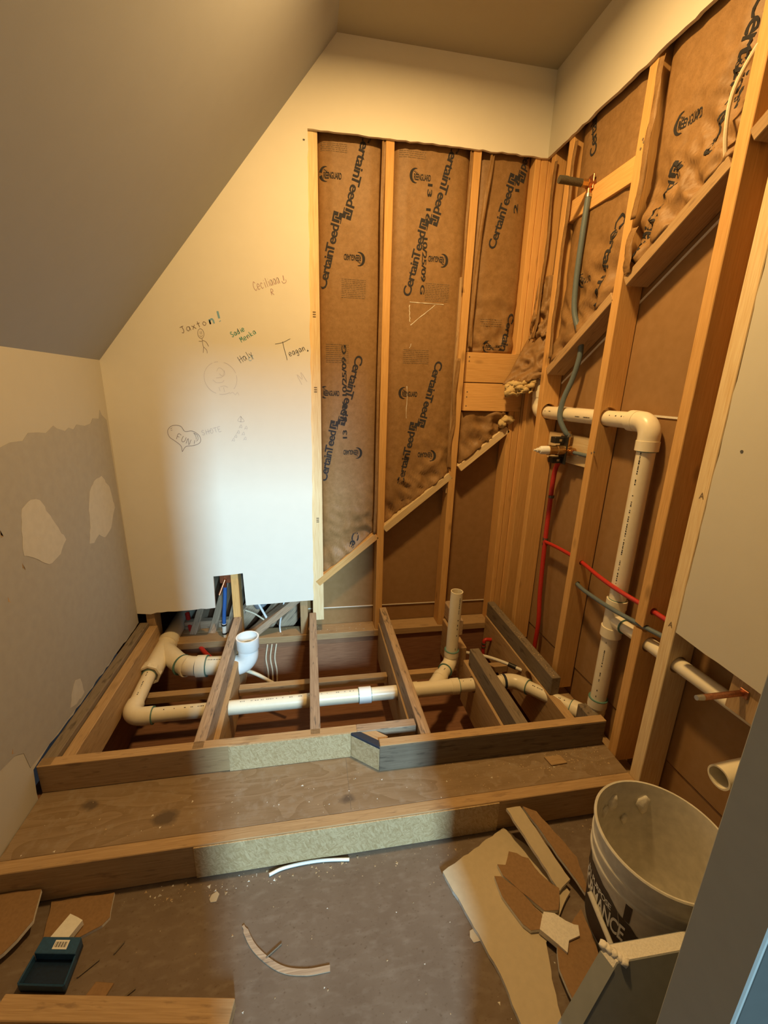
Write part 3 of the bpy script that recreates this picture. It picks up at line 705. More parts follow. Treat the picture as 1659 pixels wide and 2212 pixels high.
rd = thing('red_water_line', 'red hot water tubing running up and along the right wall studs', 'pipe', (1.165, -.30, 0))
RDX = 1.165
tube('upright_tube', smooth_path([(RDX-.01, -.36, 1.165), (RDX, -.30, 1.08), (RDX+.004, -.29, .9), (RDX, -.30, .72), (RDX-.002, -.32, .45), (RDX, -.34, .28), (RDX, -.33, .05)], 8), .0112, 'red_pex', rd, 14)
for z in (.955, .735, .708): tube('crimp_ring', [(RDX+.002, -.297, z-.006), (RDX+.002, -.297, z+.006)], .0138, 'bronze_nipple', rd, 14)
tube('branch_tube', smooth_path([(RDX, -.30, .722), (RDX, -.42, .732), (RDX-.003, -.55, .738), (RDX-.016, -.64, .742), (RDX-.035, -.76, .742), (RDX-.037, -.88, .738), (RDX-.02, -1.01, .732), (RDX-.01, -1.2, .728), (RDX, -1.5, .74)], 8), .0085, 'red_pex', rd, 12)
bore(r2s, (RDX-.010, -.5, .738), (RDX-.022, -.8, .744), .011)
bore(r3, (RDX-.020, -.9, .735), (RDX-.018, -1.1, .731), .014)
gy = thing('grey_water_line', 'grey cold water tubing threaded through the right wall studs', 'pipe', (1.15, -.62, .63))
tube('tube', smooth_path([(1.172, -.52, 1.12), (1.172, -.545, .95), (1.170, -.550, .75), (1.16, -.565, .655), (1.142, -.64, .640), (1.124, -.76, .650), (1.118, -.88, .660), (1.128, -1.0, .668), (1.148, -1.10, .672), (1.152, -1.125, .672)], 8), .0085, 'gray_pex', gy, 12)
bore(r2s, (1.158, -.56, .637), (1.134, -.70, .646), .011)
bore(r3, (1.122, -.93, .664), (1.134, -1.08, .670), .014)

rs = thing('red_stub_out', 'red tubing elbow poking up beside the back right joist', 'pipe', (1.0, -.10, 0))
tube('tube', [(.985, -.105, -.12), (.985, -.105, .03)]+arc((.985, -.105, .05), (.985, -.105, -.1), (1.1, -.105, .048), .014, 6)+[V((1.028, -.105, .046))], .0105, 'red_pex', rs, 12)
for z in (.0, .022): tube('crimp_ring', [(.985, -.105, z), (.985, -.105, z+.008)], .0135, 'bronze_nipple', rs, 12)
wp = thing('white_water_line', 'white tubing with a black crimped coupling under the short joist', 'pipe', (.95, -.38, .09))
tube('tube', smooth_path([(.82, -.24, .07), (.90, -.32, .092), (.965, -.39, .10), (1.012, -.44, .098)], 6), .0085, 'white_pex', wp, 12)
tube('coupling', [(.985, -.410, .10), (1.012, -.440, .098)], .0118, 'black_plastic', wp, 14)
tube('tube', [(1.008, -.436, .098), (1.033, -.462, .096)], .0085, 'white_pex', wp, 12)

# left bay: blue stop, red line, cables, duct
bp = thing('blue_water_line', 'blue water tubing with copper ear plate inside the drywall notch', 'pipe', (-.47, .05, .15))
tube('tube', smooth_path([(-.462, .052, .415), (-.468, .050, .33), (-.478, .048, .24), (-.483, .046, .17)], 6), .0105, 'blue_pex', bp, 14)
tube('fitting', [(-.483, .046, .178), (-.484, .045, .118)], .0118, 'white_pex', bp, 14)
for z in (.17, .118): tube('crimp_ring', [(-.484, .045, z-.004), (-.484, .045, z+.005)], .0138, 'black_plastic', bp, 14)
tube('lower_tube', smooth_path([(-.484, .045, .115), (-.470, .02, .06), (-.445, -.03, .02), (-.40, -.10, -.01)], 6), .0095, 'cable_cream', bp, 12)
link('ear_plate', box_me(.055, .004, .050), 'copper', bp, Matrix.Translation((-.455, .030, .452)))
tube('copper_drop', [(-.455, .026, .455), (-.459, .040, .400)], .0075, 'copper', bp, 12)
tube('copper_nipple', [(-.455, .025, .448), (-.482, -.010, .378)], .0065, 'copper', bp, 12)
rl = tag(tube('red_drain_line', smooth_path([(-.72, .22, .16), (-.68, .13, .10), (-.60, .0, .06), (-.52, -.10, .045), (-.42, -.20, .0)], 6), .0125, 'red_pex', None, 12), 'red tubing slanting through the dark gap behind the left drain pipe', 'pipe')
def cable(label, pts, r, mat, name='cable'):
    return tag(tube(name, smooth_path(pts, 8), r, mat, None, 8), label, 'cable')
cable('white cable dropping down behind the diagonal brace under the drywall', [(-.145, .06, .36), (-.165, .055, .24), (-.185, .05, .14), (-.178, .05, .06)], .0045, 'cable_white')
cable('white cable slanting left behind the drywall toward the brace foot', [(-.33, .10, .33), (-.29, .08, .25), (-.255, .06, .185)], .0065, 'cable_white')
cable('cream cable bending to the brace foot from the left stud', [(-.37, .075, .235), (-.32, .065, .215), (-.262, .06, .170)], .0045, 'cable_cream')
for k, lb in enumerate(('leftmost cream cable hanging in the floor cavity behind the closet bend', 'middle cream cable hanging in the floor cavity behind the closet bend', 'rightmost cream cable hanging in the floor cavity behind the closet bend')):
    x = -.262+.024*k
    cable(lb, [(x+.01, -.002, .057), (x-.002, -.006, -.03), (x+.006, -.008, -.12), (x, -.006, -.25)], .0042, 'cable_cream')
tag(tube('water_tube', smooth_path([(-.36, -.16, .02), (-.29, -.16, -.02), (-.21, -.20, -.05), (-.12, -.26, -.06)], 6), .0095, 'cable_cream', None, 12), 'cream tubing curving under the white closet bend toward blocking', 'pipe')
dpts = smooth_path([(-.36, .16, .46), (-.335, .15, .38), (-.315, .13, .30), (-.285, .13, .235)], 16)
tag(tube('flex_duct', dpts, [.040+.004*math.sin(i*2.1) for i in range(len(dpts))], 'duct_gray', None, 18), 'grey ribbed flexible duct behind the drywall notch', 'duct')
cable('cream cable hanging in front of insulation at the upper right', [(1.135, -1.03, 2.33), (1.118, -.985, 2.27), (1.105, -.963, 2.20), (1.108, -.962, 2.12), (1.125, -.965, 2.045)], .0055, 'cable_cream')

# ================================================================== INSULATION
def ridge(a, b, s, k=0.0):
    return 1-abs(noise.noise(V((a*s, b*s, k))))*2
class Batt:
    def __init__(s, wall, a0, a1, zb, zt, recess, amp, seed, label, k=1.0):
        s.wall, s.a0, s.a1, s.zb, s.zt, s.rec, s.amp, s.seed = wall, a0, a1, zb, zt, recess, amp, seed
        s.root = thing('insulation_batt', label, 'insulation', s.P((a0+a1)/2, zb((a0+a1)/2), 0), 'paper faced insulation batts between the wall studs')
        st_ = .010; na = max(4, int((a1-a0)/st_)); verts, faces = [], []
        zmin = min(zb(a0), zb(a1)); nb = int((zt-zmin)/.014)
        for i in range(na+1):
            a = a0+(a1-a0)*i/na; z0 = zb(a)
            for j in range(nb+1):
                b = z0+(zt-z0)*j/nb; verts.append(s.P(a, b, s.h(a, b)))
        W = nb+1
        for i in range(na):
            for j in range(nb): faces.append((i*W+j, (i+1)*W+j, (i+1)*W+j+1, i*W+j+1))
        base = len(verts); per = [i*W for i in range(na+1)]+[na*W+j for j in range(1, W)]+[i*W+nb for i in range(na-1, -1, -1)]+[j for j in range(nb-1, 0, -1)]
        for q in per:
            p = verts[q]; verts.append(V((p.x, SY+.086, p.z)) if wall == 'B' else V((SX+.086, p.y, p.z)))
        n = len(per)
        for q in range(n): faces.append((per[q], base+q, base+(q+1) % n, per[(q+1) % n]))
        faces.append(tuple(base+q for q in range(n)))
        bm = bmesh.new(); bm.from_mesh(me_from(verts, faces)); m = bm_me(bm)
        link('kraft_facing', m, 'kraft', s.root, smooth=True)
    def P(s, a, b, d):          # d = height towards the room over the stud face (negative = recessed)
        return V((a, SY-d, b)) if s.wall == 'B' else V((SX-d, -a, b))
    def h(s, a, b):
        sd = s.seed*7.3
        t = (a-s.a0)/(s.a1-s.a0); e = min(t, 1-t)*(s.a1-s.a0)
        lowz = max(0, 1-(b-s.zb(a))/.45)
        A = s.amp*(.35+1.3*lowz)
        v = -s.rec + .012*min(1, e/.06)
        v += A*(.6*noise.noise(V((a*7, b*5, sd)))+.75*(ridge(a, b, 8, sd)-.5)*lowz+.55*(ridge(a+b*.6, b*.8, 20, sd+3)-.5)*(.12+lowz))
        v += .0012*noise.noise(V((a*45, b*45, sd)))
        for (bz, dpt) in getattr(s, 'creases', ()): v -= dpt*math.exp(-((b-bz)/.006)**2)
        if e < .016: v -= (.016-e)*.6
        return min(v, .004)
_txt = {}
def text_me(s):
    if s not in _txt:
        c = bpy.data.curves.new('t', 'FONT'); c.body = s; c.size = 1; c.offset = .020; c.space_character = .9; c.resolution_u = 3
        o = bpy.data.objects.new('t', c); COL.objects.link(o); bpy.context.view_layer.update()
        dg = bpy.context.evaluated_depsgraph_get(); m = bpy.data.meshes.new_from_object(o.evaluated_get(dg))
        vs_ = [(v.co.x, v.co.y) for v in m.vertices]; fs = [tuple(p.vertices) for p in m.polygons]
        bpy.data.objects.remove(o); bpy.data.curves.remove(c); bpy.data.meshes.remove(m)
        x0 = min(v[0] for v in vs_); x1 = max(v[0] for v in vs_)
        _txt[s] = ([((x-x0), y) for x, y in vs_], fs, x1-x0)
    return _txt[s]
LOGO = ["###########", "###########", "###....####", "###.##.####", "###.##.####", "###.##.####", "###.##.....", "###.#######", "###.#######", "....#######", "###########"]
def flat_print(P2, shapes, mat, parent, name='print'):
    """shapes: (verts2d, faces) lists already in wall coordinates, P2 maps (a,b)->3D; subdivided so it lies on the surface"""
    bm = bmesh.new()
    for vs_, fs in shapes:
        bv = [bm.verts.new((x, y, 0)) for x, y in vs_]
        for f in fs:
            try: bm.faces.new([bv[i] for i in f])
            except ValueError: pass
    for _ in range(2):
        es = [e for e in bm.edges if e.calc_length() > .010]
        if not es: break
        bmesh.ops.subdivide_edges(bm, edges=es, cuts=1, use_grid_fill=False)
        bmesh.ops.triangulate(bm, faces=[f for f in bm.faces if len(f.verts) > 4])
    for v in bm.verts: v.co = P2(v.co.x, v.co.y)
    m = bpy.data.meshes.new('p'); bm.to_mesh(m); bm.free()
    return link(name, m, mat, parent)
def place(vs_, p, ang, sx, sy):
    c, s_ = math.cos(R(ang)), math.sin(R(ang))
    return [(p[0]+c*x*sx-s_*y*sy, p[1]+s_*x*sx+c*y*sy) for x, y in vs_]
def brand(bt, start, end, logo=True, text='CertainTeed', mat='navy_ink', hgt=.038, clip=True):
    """big lettering from start to end (wall a,b), logo square at the end"""
    d = (end[0]-start[0], end[1]-start[1]); L = math.hypot(*d); ang = math.degrees(math.atan2(d[1], d[0]))
    Lt = L-(.048 if logo else 0)
    (va, fa, wa), (vb, fb, wb2) = text_me('Certain'), text_me('Teed'); w_ = wa+wb2-.14; k = Lt/w_
    sh = [(place(va, start, ang, k, hgt/.70), fa), (place([(x+wa-.14, y) for x, y in vb], start, ang, k, hgt/.70), fb)]
    if logo:
        q = .041/11
        for r_, row in enumerate(LOGO):
            for c_, ch in enumerate(row):
                if ch == '#':
                    x, y = Lt+.008+c_*q, .036-(r_+1)*q
                    sh.append((place([(x, y), (x+q, y), (x+q, y+q), (x, y+q)], start, ang, 1, 1), [(0, 1, 2, 3)]))
    if clip:
        keep = []
        for v2, f2 in sh:
            keep.append((v2, [f for f in f2 if all(bt.a0+.004 < v2[i][0] < bt.a1-.004 and bt.zb(v2[i][0])+.008 < v2[i][1] < bt.zt-.002 for i in f)]))
        sh = keep
    flat_print(lambda a, b: bt.P(a, b, bt.h(a, b)+.0012), sh, mat, bt.root)
def seal(bt, c, flip=False, sc=1.0, sq=False):
    """crescent seal with small lettering"""
    sg = -1 if flip else 1; vs_, fs = [], []; n = 14
    for i in range(n+1):
        t = R(70+220*i/n); wdt = .012*math.sin(math.pi*i/n)+.001
        for q in (0, 1): vs_.append((sg*sc*((.026-wdt*q)*math.cos(t)), sg*sc*((.029-wdt*q)*math.sin(t))))
    for i in range(n): fs.append((2*i, 2*i+1, 2*i+3, 2*i+2))
    sh = [([(c[0]+x, c[1]+y) for x, y in vs_], fs)]
    tv, tf, tw = text_me('REENGUARD')
    sh.append((place(tv, (c[0]-.006*sg*sc, c[1]-.016*sg*sc), 180 if flip else 0, .078*sc/tw, .034*sc), tf))
    for k in range(3): sh.append(([(c[0]+sg*sc*(-.006+.005*k+x), c[1]+sg*sc*(.013-.003*k+y)) for x, y in ((0, 0), (.005, .002), (.006, .006), (.001, .004))], [(0, 1, 2, 3)]))
    sh = [(v2, [f for f in f2 if all(bt.a0+.004 < v2[i][0] < bt.a1-.004 for i in f)]) for v2, f2 in sh]
    flat_print(lambda a, b: bt.P(a, b, bt.h(a, b)+.0012), sh, 'print_ink', bt.root, 'seal_print')
def fineprint(bt, lo, hi, rows=11, seed=0):
    rnd = random.Random(seed); sh = []
    for r_ in range(rows):
        y = lo[1]+(hi[1]-lo[1])*r_/rows; x = lo[0]
        while x < hi[0]:
            l = rnd.uniform(.006, .02); x2 = min(hi[0], x+l)
            sh.append(([(x, y), (x2, y), (x2, y+.0022), (x, y+.0022)], [(0, 1, 2, 3)])); x = x2+.003
    flat_print(lambda a, b: bt.P(a, b, bt.h(a, b)+.0010), sh, 'print_faint', bt.root, 'fine_print')
def stamp(bt, text, start, end, hgt=.021):
    d = (end[0]-start[0], end[1]-start[1]); L = math.hypot(*d); vs_, fs, w_ = text_me(text)
    flat_print(lambda a, b: bt.P(a, b, bt.h(a, b)+.0013), [(place(vs_, start, math.degrees(math.atan2(d[1], d[0])), L/w_, hgt/.7), fs)], 'print_ink', bt.root, 'date_stamp')
zb_ = lambda x: dz(x)+.022
b1 = Batt('B', .064, .353, zb_, 2.50, .040, .017, 1, 'brown paper insulation batt in the left back-wall bay with dark lettering')
brand(b1, (.092, 1.878), (.166, 2.190)); brand(b1, (.262, 2.515), (.172, 2.176)); brand(b1, (.236, 1.600), (.146, 1.268)); brand(b1, (.086, .968), (.146, 1.278)); brand(b1, (.228, .690), (.150, .38), False)
seal(b1, (.094, 2.336)); seal(b1, (.248, 2.015), True); seal(b1, (.082, 1.42)); seal(b1, (.246, 1.12), True)
fineprint(b1, (.165, 1.850), (.278, 1.935), 11, 1); fineprint(b1, (.075, 2.42), (.19, 2.455), 5, 2); fineprint(b1, (.09, 1.56), (.20, 1.65), 10, 3)
stamp(b1, '10/25/09 G', (.190, 1.405), (.186, 1.640)); stamp(b1, '13   52 K', (.192, 1.195), (.190, 1.385))
b2 = Batt('B', .395, .752, zb_, 2.50, .036, .021, 2, 'brown paper insulation batt in the middle back-wall bay with a long date stamp')
brand(b2, (.492, 1.870), (.566, 2.195)); brand(b2, (.660, 2.515), (.574, 2.184)); brand(b2, (.640, 1.588), (.560, 1.262)); brand(b2, (.494, .945), (.556, 1.276))
seal(b2, (.495, 2.365)); seal(b2, (.645, 2.035), True); seal(b2, (.478, 1.426)); seal(b2, (.640, 1.108), True)
fineprint(b2, (.566, 1.858), (.685, 1.94), 11, 4); fineprint(b2, (.42, 2.43), (.54, 2.46), 4, 5); fineprint(b2, (.47, 1.57), (.60, 1.64), 8, 6)
stamp(b2, '10/25/09 G', (.545, 2.125), (.541, 1.885)); stamp(b2, '13  16:', (.556, 2.34), (.552, 2.18))
for (p, q) in (((.494, 1.848), (.66, 1.846)), ((.62, 1.842), (.50, 1.745)), ((.496, 1.76), (.492, 1.835)), ((.50, 1.64), (.507, 1.66)), ((.496, 1.46), (.497, 1.30))):
    n_ = 9; pts_ = [(p[0]+(q[0]-p[0])*i/n_+random.uniform(-.002, .002), p[1]+(q[1]-p[1])*i/n_) for i in range(n_+1)]
    dd = V((q[0]-p[0], q[1]-p[1])).normalized(); nn = (-dd.y, dd.x); vs_, fs = [], []
    for i, (x, y) in enumerate(pts_):
        w_ = random.uniform(.0006, .0022); vs_ += [(x+nn[0]*w_, y+nn[1]*w_), (x-nn[0]*w_, y-nn[1]*w_)]
        if i: fs.append((2*i-2, 2*i-1, 2*i+1, 2*i))
    flat_print(lambda a, b: b2.P(a, b, b2.h(a, b)+.0012), [(vs_, fs)], 'dried_mud', b2.root, 'plaster_smear')
b3 = Batt('B', .797, 1.050, lambda x: 1.634, 2.50, .038, .016, 3, 'wrinkled brown paper insulation batt in the upper right back-wall bay')
brand(b3, (.900, 2.100), (.980, 2.410)); brand(b3, (1.045, 2.66), (.985, 2.395)); brand(b3, (1.010, 1.83), (.945, 1.53), False); seal(b3, (.905, 1.665))
stamp(b3, '2  16', (1.0, 2.26), (.996, 2.41))
fineprint(b3, (.86, 1.76), (.97, 1.80), 4, 7)
b3b = Batt('B', .797, 1.050, lambda x: dz(x)+.022, 1.343, .026, .028, 4, 'puffed brown insulation corner stuffed under the two short wooden blocks')
rzb = lambda a: rz(a)+.012
b4 = Batt('R', .192, .598, rzb, 2.50, .034, .026, 5, 'crumpled insulation batt behind the grey riser hose on the right wall')
brand(b4, (.325, 2.36), (.27, 2.60), False, 'CertainTeed', 'print_ink'); brand(b4, (.520, 2.085), (.425, 1.75), False, 'CertainTeed', 'print_ink'); seal(b4, (.34, 1.90), False, .9)
b5 = Batt('R', .642, .988, rzb, 2.50, .030, .036, 6, 'crumpled insulation batt at the top right above the diagonal brace')
brand(b5, (.945, 2.420), (.885, 2.10), False, 'CertainTeed', 'print_ink', .040); brand(b5, (.655, 1.86), (.795, 2.125), True, 'CertainTeed', 'print_ink', .036); seal(b5, (.760, 2.238))
b6 = Batt('R', .052, .150, lambda a: 1.62, 2.50, .045, .014, 7, 'narrow insulation strip tucked in the corner bay of the right wall')
# folded paper flanges beside the studs
def flange(bt, pts, wdt, lab='paper_flange', mat='kraft'):
    vs_, fs = [], []; n = 40; sp_ = smooth_path([V((p[0], p[1], p[2])) for p in pts], 10)
    for i, q in enumerate(sp_):
        for k in range(4):
            a = q.x + wdt*(k/3-.5); d = q.z + .004*math.sin(k*2.1+i*.35)+.002*noise.noise(V((i*.4, k, 1)))
            vs_.append(bt.P(a, q.y, d))
    for i in range(len(sp_)-1):
        for k in range(3): fs.append((4*i+k, 4*i+k+1, 4*i+k+5, 4*i+k+4))
    o = link(lab, me_from(vs_, fs), mat, bt.root, smooth=True)
    md = o.modifiers.new('s', 'SOLIDIFY'); md.thickness = .0012
    return o
flange(b1, [(.347, 2.48, -.004), (.343, 2.2, .0), (.347, 1.9, -.003), (.345, 1.4, -.002), (.344, .9, .001), (.341, .68, -.002)], .016)
flange(b2, [(.745, 2.48, -.004), (.744, 2.2, -.004), (.747, 1.9, -.002)], .014)
flange(b2, [(.748, 1.60, .004), (.738, 1.45, .008), (.744, 1.30, .004), (.733, 1.18, .006), (.736, 1.04, .004)], .022)
flange(b3, [(.845, 2.47, -.004), (.825, 2.30, .008), (.806, 2.05, .004), (.803, 1.80, .002), (.803, 1.65, 0)], .020)
flange(b4, [(.205, 2.45, -.004), (.212, 2.30, .006), (.208, 2.1, .0), (.212, 1.9, .006), (.207, 1.75, .0), (.208, 1.60, .0)], .024)
flange(b5, [(.656, 2.46, .002), (.664, 2.36, .008), (.676, 2.25, .020), (.668, 2.14, .016), (.650, 2.02, .006)], .026)
flange(b5, [(.660, 1.99, .004), (.655, 1.93, .014), (.662, 1.88, .012), (.656, 1.85, .004)], .034)
flange(b6, [(.060, 2.44, 0), (.064, 2.2, .004), (.058, 2.0, -.002), (.066, 1.80, .010), (.056, 1.70, .012)], .024)

# hanging torn flap in the corner
fl = thing('insulation_flap', 'torn crumpled paper flap of insulation hanging in the back right corner', 'insulation', (1.05, -.03, 1.6))
def flap(cx, cy, pts_top, pts_bot, nu, nv, amp, seed, mat='kraft', nm='paper_flap', th=.0015):
    vs_, fs = [], []
    for i in range(nu+1):
        t = i/nu; A = V(pts_top[0]).lerp(V(pts_top[1]), t); B = V(pts_bot[0]).lerp(V(pts_bot[1]), t)
        for j in range(nv+1):
            s_ = j/nv; p = A.lerp(B, s_)
            d = amp*((ridge(t*1.1, s_*1.6, 3.1, seed)-.5)+.6*noise.noise(V((t*4, s_*6, seed)))+.3*noise.noise(V((t*13, s_*15, seed))))*(.3+s_)
            edge = .012*noise.noise(V((t*9, 2, seed)))*(s_ > .85)
            vs_.append(p+V((-.6*d, -.8*d, edge)))
    W = nv+1
    for i in range(nu):
        for j in range(nv): fs.append((i*W+j, (i+1)*W+j, (i+1)*W+j+1, i*W+j+1))
    o = link(nm, me_from(vs_, fs), mat, fl, smooth=True)
    md = o.modifiers.new('s', 'SOLIDIFY'); md.thickness = th
flap(0, 0, ((1.105, .005, 1.70), (1.165, -.125, 1.72)), ((.985, -.020, 1.475), (1.135, -.140, 1.51)), 22, 26, .026, 3.3)
flap(0, 0, ((1.118, -.02, 1.98), (1.160, -.10, 1.98)), ((1.100, -.015, 1.70), (1.165, -.12, 1.71)), 14, 30, .028, 8.1)
flap(0, 0, ((1.00, -.022, 1.50), (1.115, -.110, 1.515)), ((.985, -.050, 1.425), (1.095, -.128, 1.445)), 18, 14, .045, 5.7, 'fiberglass', 'fiberglass_tuft', .010)
def lump(name, c, r, mat, parent, seed, sq=(1, 1, 1), amp=.35, sub=3):
    bm = bmesh.new(); bmesh.ops.create_icosphere(bm, subdivisions=sub, radius=1)
    for v in bm.verts:
        k = 1+amp*noise.noise(v.co*1.8+V((seed, 0, 0)))+amp*.5*noise.noise(v.co*4+V((seed, 3, 0)))
        v.co = V((v.co.x*sq[0], v.co.y*sq[1], v.co.z*sq[2]))*r*k
    m = bm_me(bm); return link(name, m, mat, parent, Matrix.Translation(V(c)), smooth=True)
ff = thing('foam_blob', 'yellow foam blob at the top end of the pale diagonal brace', 'foam', (1.04, .02, 1.30))
lump('foam', (1.045, .005, 1.305), .030, 'fiberglass', ff, 2, (1.2, .8, .8)); lump('foam', (1.015, .008, 1.283), .022, 'fiberglass', ff, 5)

# ================================================================== HANDWRITING ON THE DRYWALL
G = {'J': [[(.1, .92), (.85, 1)], [(.55, .97), (.6, .3), (.35, 0), (.1, .12)]], 'C': [[(.9, .8), (.55, 1), (.15, .7), (.1, .3), (.45, 0), (.9, .2)]], 'e': [[(.1, .32), (.8, .36), (.7, .6), (.35, .65), (.1, .35), (.3, .02), (.8, .1)]],
 'c': [[(.8, .52), (.45, .65), (.12, .35), (.35, .02), (.8, .12)]], 'i': [[(.4, .6), (.42, 0)], [(.4, .8), (.4, .85)]], 'l': [[(.4, 1), (.42, 0)]],
 'a': [[(.75, .6), (.35, .65), (.1, .3), (.35, .02), (.7, .3), (.75, .6), (.8, 0)]], '!': [[(.45, 1), (.4, .3)], [(.38, .06), (.4, 0)]], 'R': [[(.15, 0), (.2, 1), (.7, .9), (.65, .55), (.2, .5), (.8, 0)]],
 'S': [[(.8, .85), (.45, 1), (.15, .75), (.5, .5), (.8, .25), (.45, 0), (.1, .15)]], 'x': [[(.15, .6), (.8, 0)], [(.75, .62), (.1, 0)]], 't': [[(.4, .95), (.42, 0)], [(.1, .6), (.75, .63)]],
 'o': [[(.45, .62), (.12, .35), (.4, 0), (.78, .3), (.45, .62)]], 'n': [[(.15, .62), (.18, 0), (.2, .4), (.55, .62), (.75, .45), (.78, 0)]], 'd': [[(.7, .5), (.35, .6), (.1, .3), (.4, 0), (.7, .25), (.75, 1), (.75, 0)]],
 'M': [[(.1, 0), (.2, 1), (.5, .4), (.8, 1), (.9, 0)]], 'k': [[(.2, 1), (.2, 0)], [(.7, .6), (.22, .3), (.8, 0)]], 'H': [[(.15, 1), (.15, 0)], [(.8, 1), (.8, 0)], [(.05, .5), (1.6, .6)]],
 'y': [[(.15, .6), (.45, .1)], [(.8, .62), (.2, -.35)]], 'T': [[(.5, 1), (.5, 0)], [(.0, .98), (1, 1)]], 'g': [[(.7, .55), (.35, .62), (.12, .3), (.4, .05), (.7, .5), (.72, -.25), (.4, -.38), (.15, -.2)]],
 'F': [[(.2, 0), (.15, 1), (.8, 1)], [(.18, .5), (.6, .52)]], 'U': [[(.15, 1), (.15, .25), (.5, 0), (.8, .3), (.8, 1)]], 'N': [[(.15, 0), (.15, 1), (.8, 0), (.8, 1)]], 'h': [[(.2, 1), (.2, 0), (.25, .4), (.55, .6), (.75, .4), (.75, 0)]],
 'E': [[(.8, 1), (.15, 1), (.15, 0), (.8, 0)], [(.15, .5), (.6, .5)]], 'O': [[(.5, 1), (.12, .6), (.3, 0), (.8, .2), (.8, .8), (.5, 1)]], 'L': [[(.15, 1), (.15, 0), (.7, 0)]], '.': [[(.4, .05), (.5, 0)]], ' ': []}
def ribbon(sh, pts, wd):
    pts = [V((p[0], p[1], 0)) for p in pts]
    if len(pts) > 2: pts = smooth_path(pts, 4)
    fr = []
    for i in range(len(pts)):
        t = (pts[min(i+1, len(pts)-1)]-pts[max(0, i-1)]);  t = t.normalized() if t.length > 1e-9 else V((1, 0, 0)); fr.append((pts[i], V((-t.y, t.x, 0))))
    vs_, fs = [], []
    for i, (p, n_) in enumerate(fr):
        vs_ += [(p.x+n_.x*wd, p.y+n_.y*wd), (p.x-n_.x*wd, p.y-n_.y*wd)]
        if i: fs.append((2*i-2, 2*i-1, 2*i+1, 2*i))
    sh.append((vs_, fs))
def ink(sh, mat, nm='handwriting'):
    vs_, fs = [], []
    for v2, f2 in sh:
        b_ = len(vs_); vs_ += [V((x, -.0006, z)) for x, z in v2]; fs += [tuple(b_+i for i in f) for f in f2]
    link(nm, me_from(vs_, fs), mat, wb)
def write(text, p, q, h, mat, wd=.0011, ws=None):
    sh = []; d = V((q[0]-p[0], q[1]-p[1])); L = d.length; d.normalize(); n_ = V((-d.y, d.x)); adv = [.62 if c in 'il!. ' else 1 for c in text]; tot = sum(adv); x = 0
    for c, a in zip(text, adv):
        u = L/tot
        for st_ in G[c]: ribbon(sh, [(p[0]+d.x*(x+s[0]*u*.9)+n_.x*s[1]*h, p[1]+d.y*(x+s[0]*u*.9)+n_.y*s[1]*h) for s in st_], wd)
        x += a*u
    ink(sh, mat)
write('Ceciliaaa', (-.222, 1.845), (-.108, 1.885), .036, 'mark_rose', .0009); write('R', (-.152, 1.832), (-.134, 1.836), .024, 'mark_rose', .0009)
sh = []; ribbon(sh, [(-.098, 1.915), (-.094, 1.895)], .0015); ribbon(sh, [(-.104, 1.892), (-.096, 1.884), (-.085, 1.890), (-.086, 1.900)], .0009); ink(sh, 'mark_rose')
write('Jaxto', (-.545, 1.655), (-.430, 1.698), .026, 'mark_pencil', .0013); write('n', (-.425, 1.698), (-.396, 1.705), .032, 'mark_teal', .0032); write('!', (-.396, 1.708), (-.366, 1.716), .042, 'mark_teal', .0042)
write('Sadie', (-.332, 1.648), (-.272, 1.680), .022, 'mark_green', .0013); write('Menka', (-.292, 1.628), (-.222, 1.672), .022, 'mark_green', .0012)
write('Haly', (-.302, 1.538), (-.240, 1.575), .030, 'mark_black', .0009); write('CT', (-.262, 1.548), (-.236, 1.562), .016, 'mark_teal', .0009)
sh = []; ribbon(sh, [(-.144, 1.628), (-.11, 1.636), (-.075, 1.654)], .0010); ribbon(sh, [(-.110, 1.64), (-.104, 1.61), (-.096, 1.58), (-.092, 1.560)], .0012); ink(sh, 'mark_black')
write('eagan.', (-.080, 1.576), (.006, 1.612), .026, 'mark_black', .0012)
write('M', (-.030, 1.450), (.004, 1.470), .050, 'mark_faint', .0009)
write('FUN', (-.618, 1.192), (-.556, 1.160), .027, 'mark_pencil', .0011); write('!', (-.549, 1.163), (-.531, 1.160), .024, 'mark_pencil', .0011)
write('SHOTE', (-.498, 1.208), (-.404, 1.230), .022, 'mark_faint', .0010)
def circ(cx, cz, rx, rz_, a0=0, a1=360, n_=16): return [(cx+rx*math.cos(R(a0+(a1-a0)*i/n_)), cz+rz_*math.sin(R(a0+(a1-a0)*i/n_))) for i in range(n_+1)]
sh = []; ribbon(sh, [(-.594, 1.130), (-.597, 1.158), (-.62, 1.18), (-.644, 1.20), (-.648, 1.23), (-.625, 1.252), (-.59, 1.25), (-.573, 1.226), (-.54, 1.228), (-.510, 1.205), (-.510, 1.175), (-.54, 1.160), (-.575, 1.155), (-.594, 1.130)], .0011)
ribbon(sh, [(-.636, 1.236), (-.628, 1.242)], .0009); ribbon(sh, [(-.635, 1.229), (-.628, 1.232)], .0009); ribbon(sh, [(-.535, 1.219), (-.520, 1.208), (-.518, 1.190), (-.526, 1.180)], .0009); ribbon(sh, [(-.535, 1.219), (-.527, 1.204), (-.526, 1.188)], .0009); ink(sh, 'mark_pencil', 'drawing')
sh = []; ribbon(sh, circ(-.465, 1.658, .013, .020), .0009); ribbon(sh, [(-.468, 1.667), (-.467, 1.655)], .0007); ribbon(sh, [(-.462, 1.668), (-.461, 1.655)], .0007); ribbon(sh, [(-.471, 1.650), (-.465, 1.645), (-.458, 1.651)], .0007)
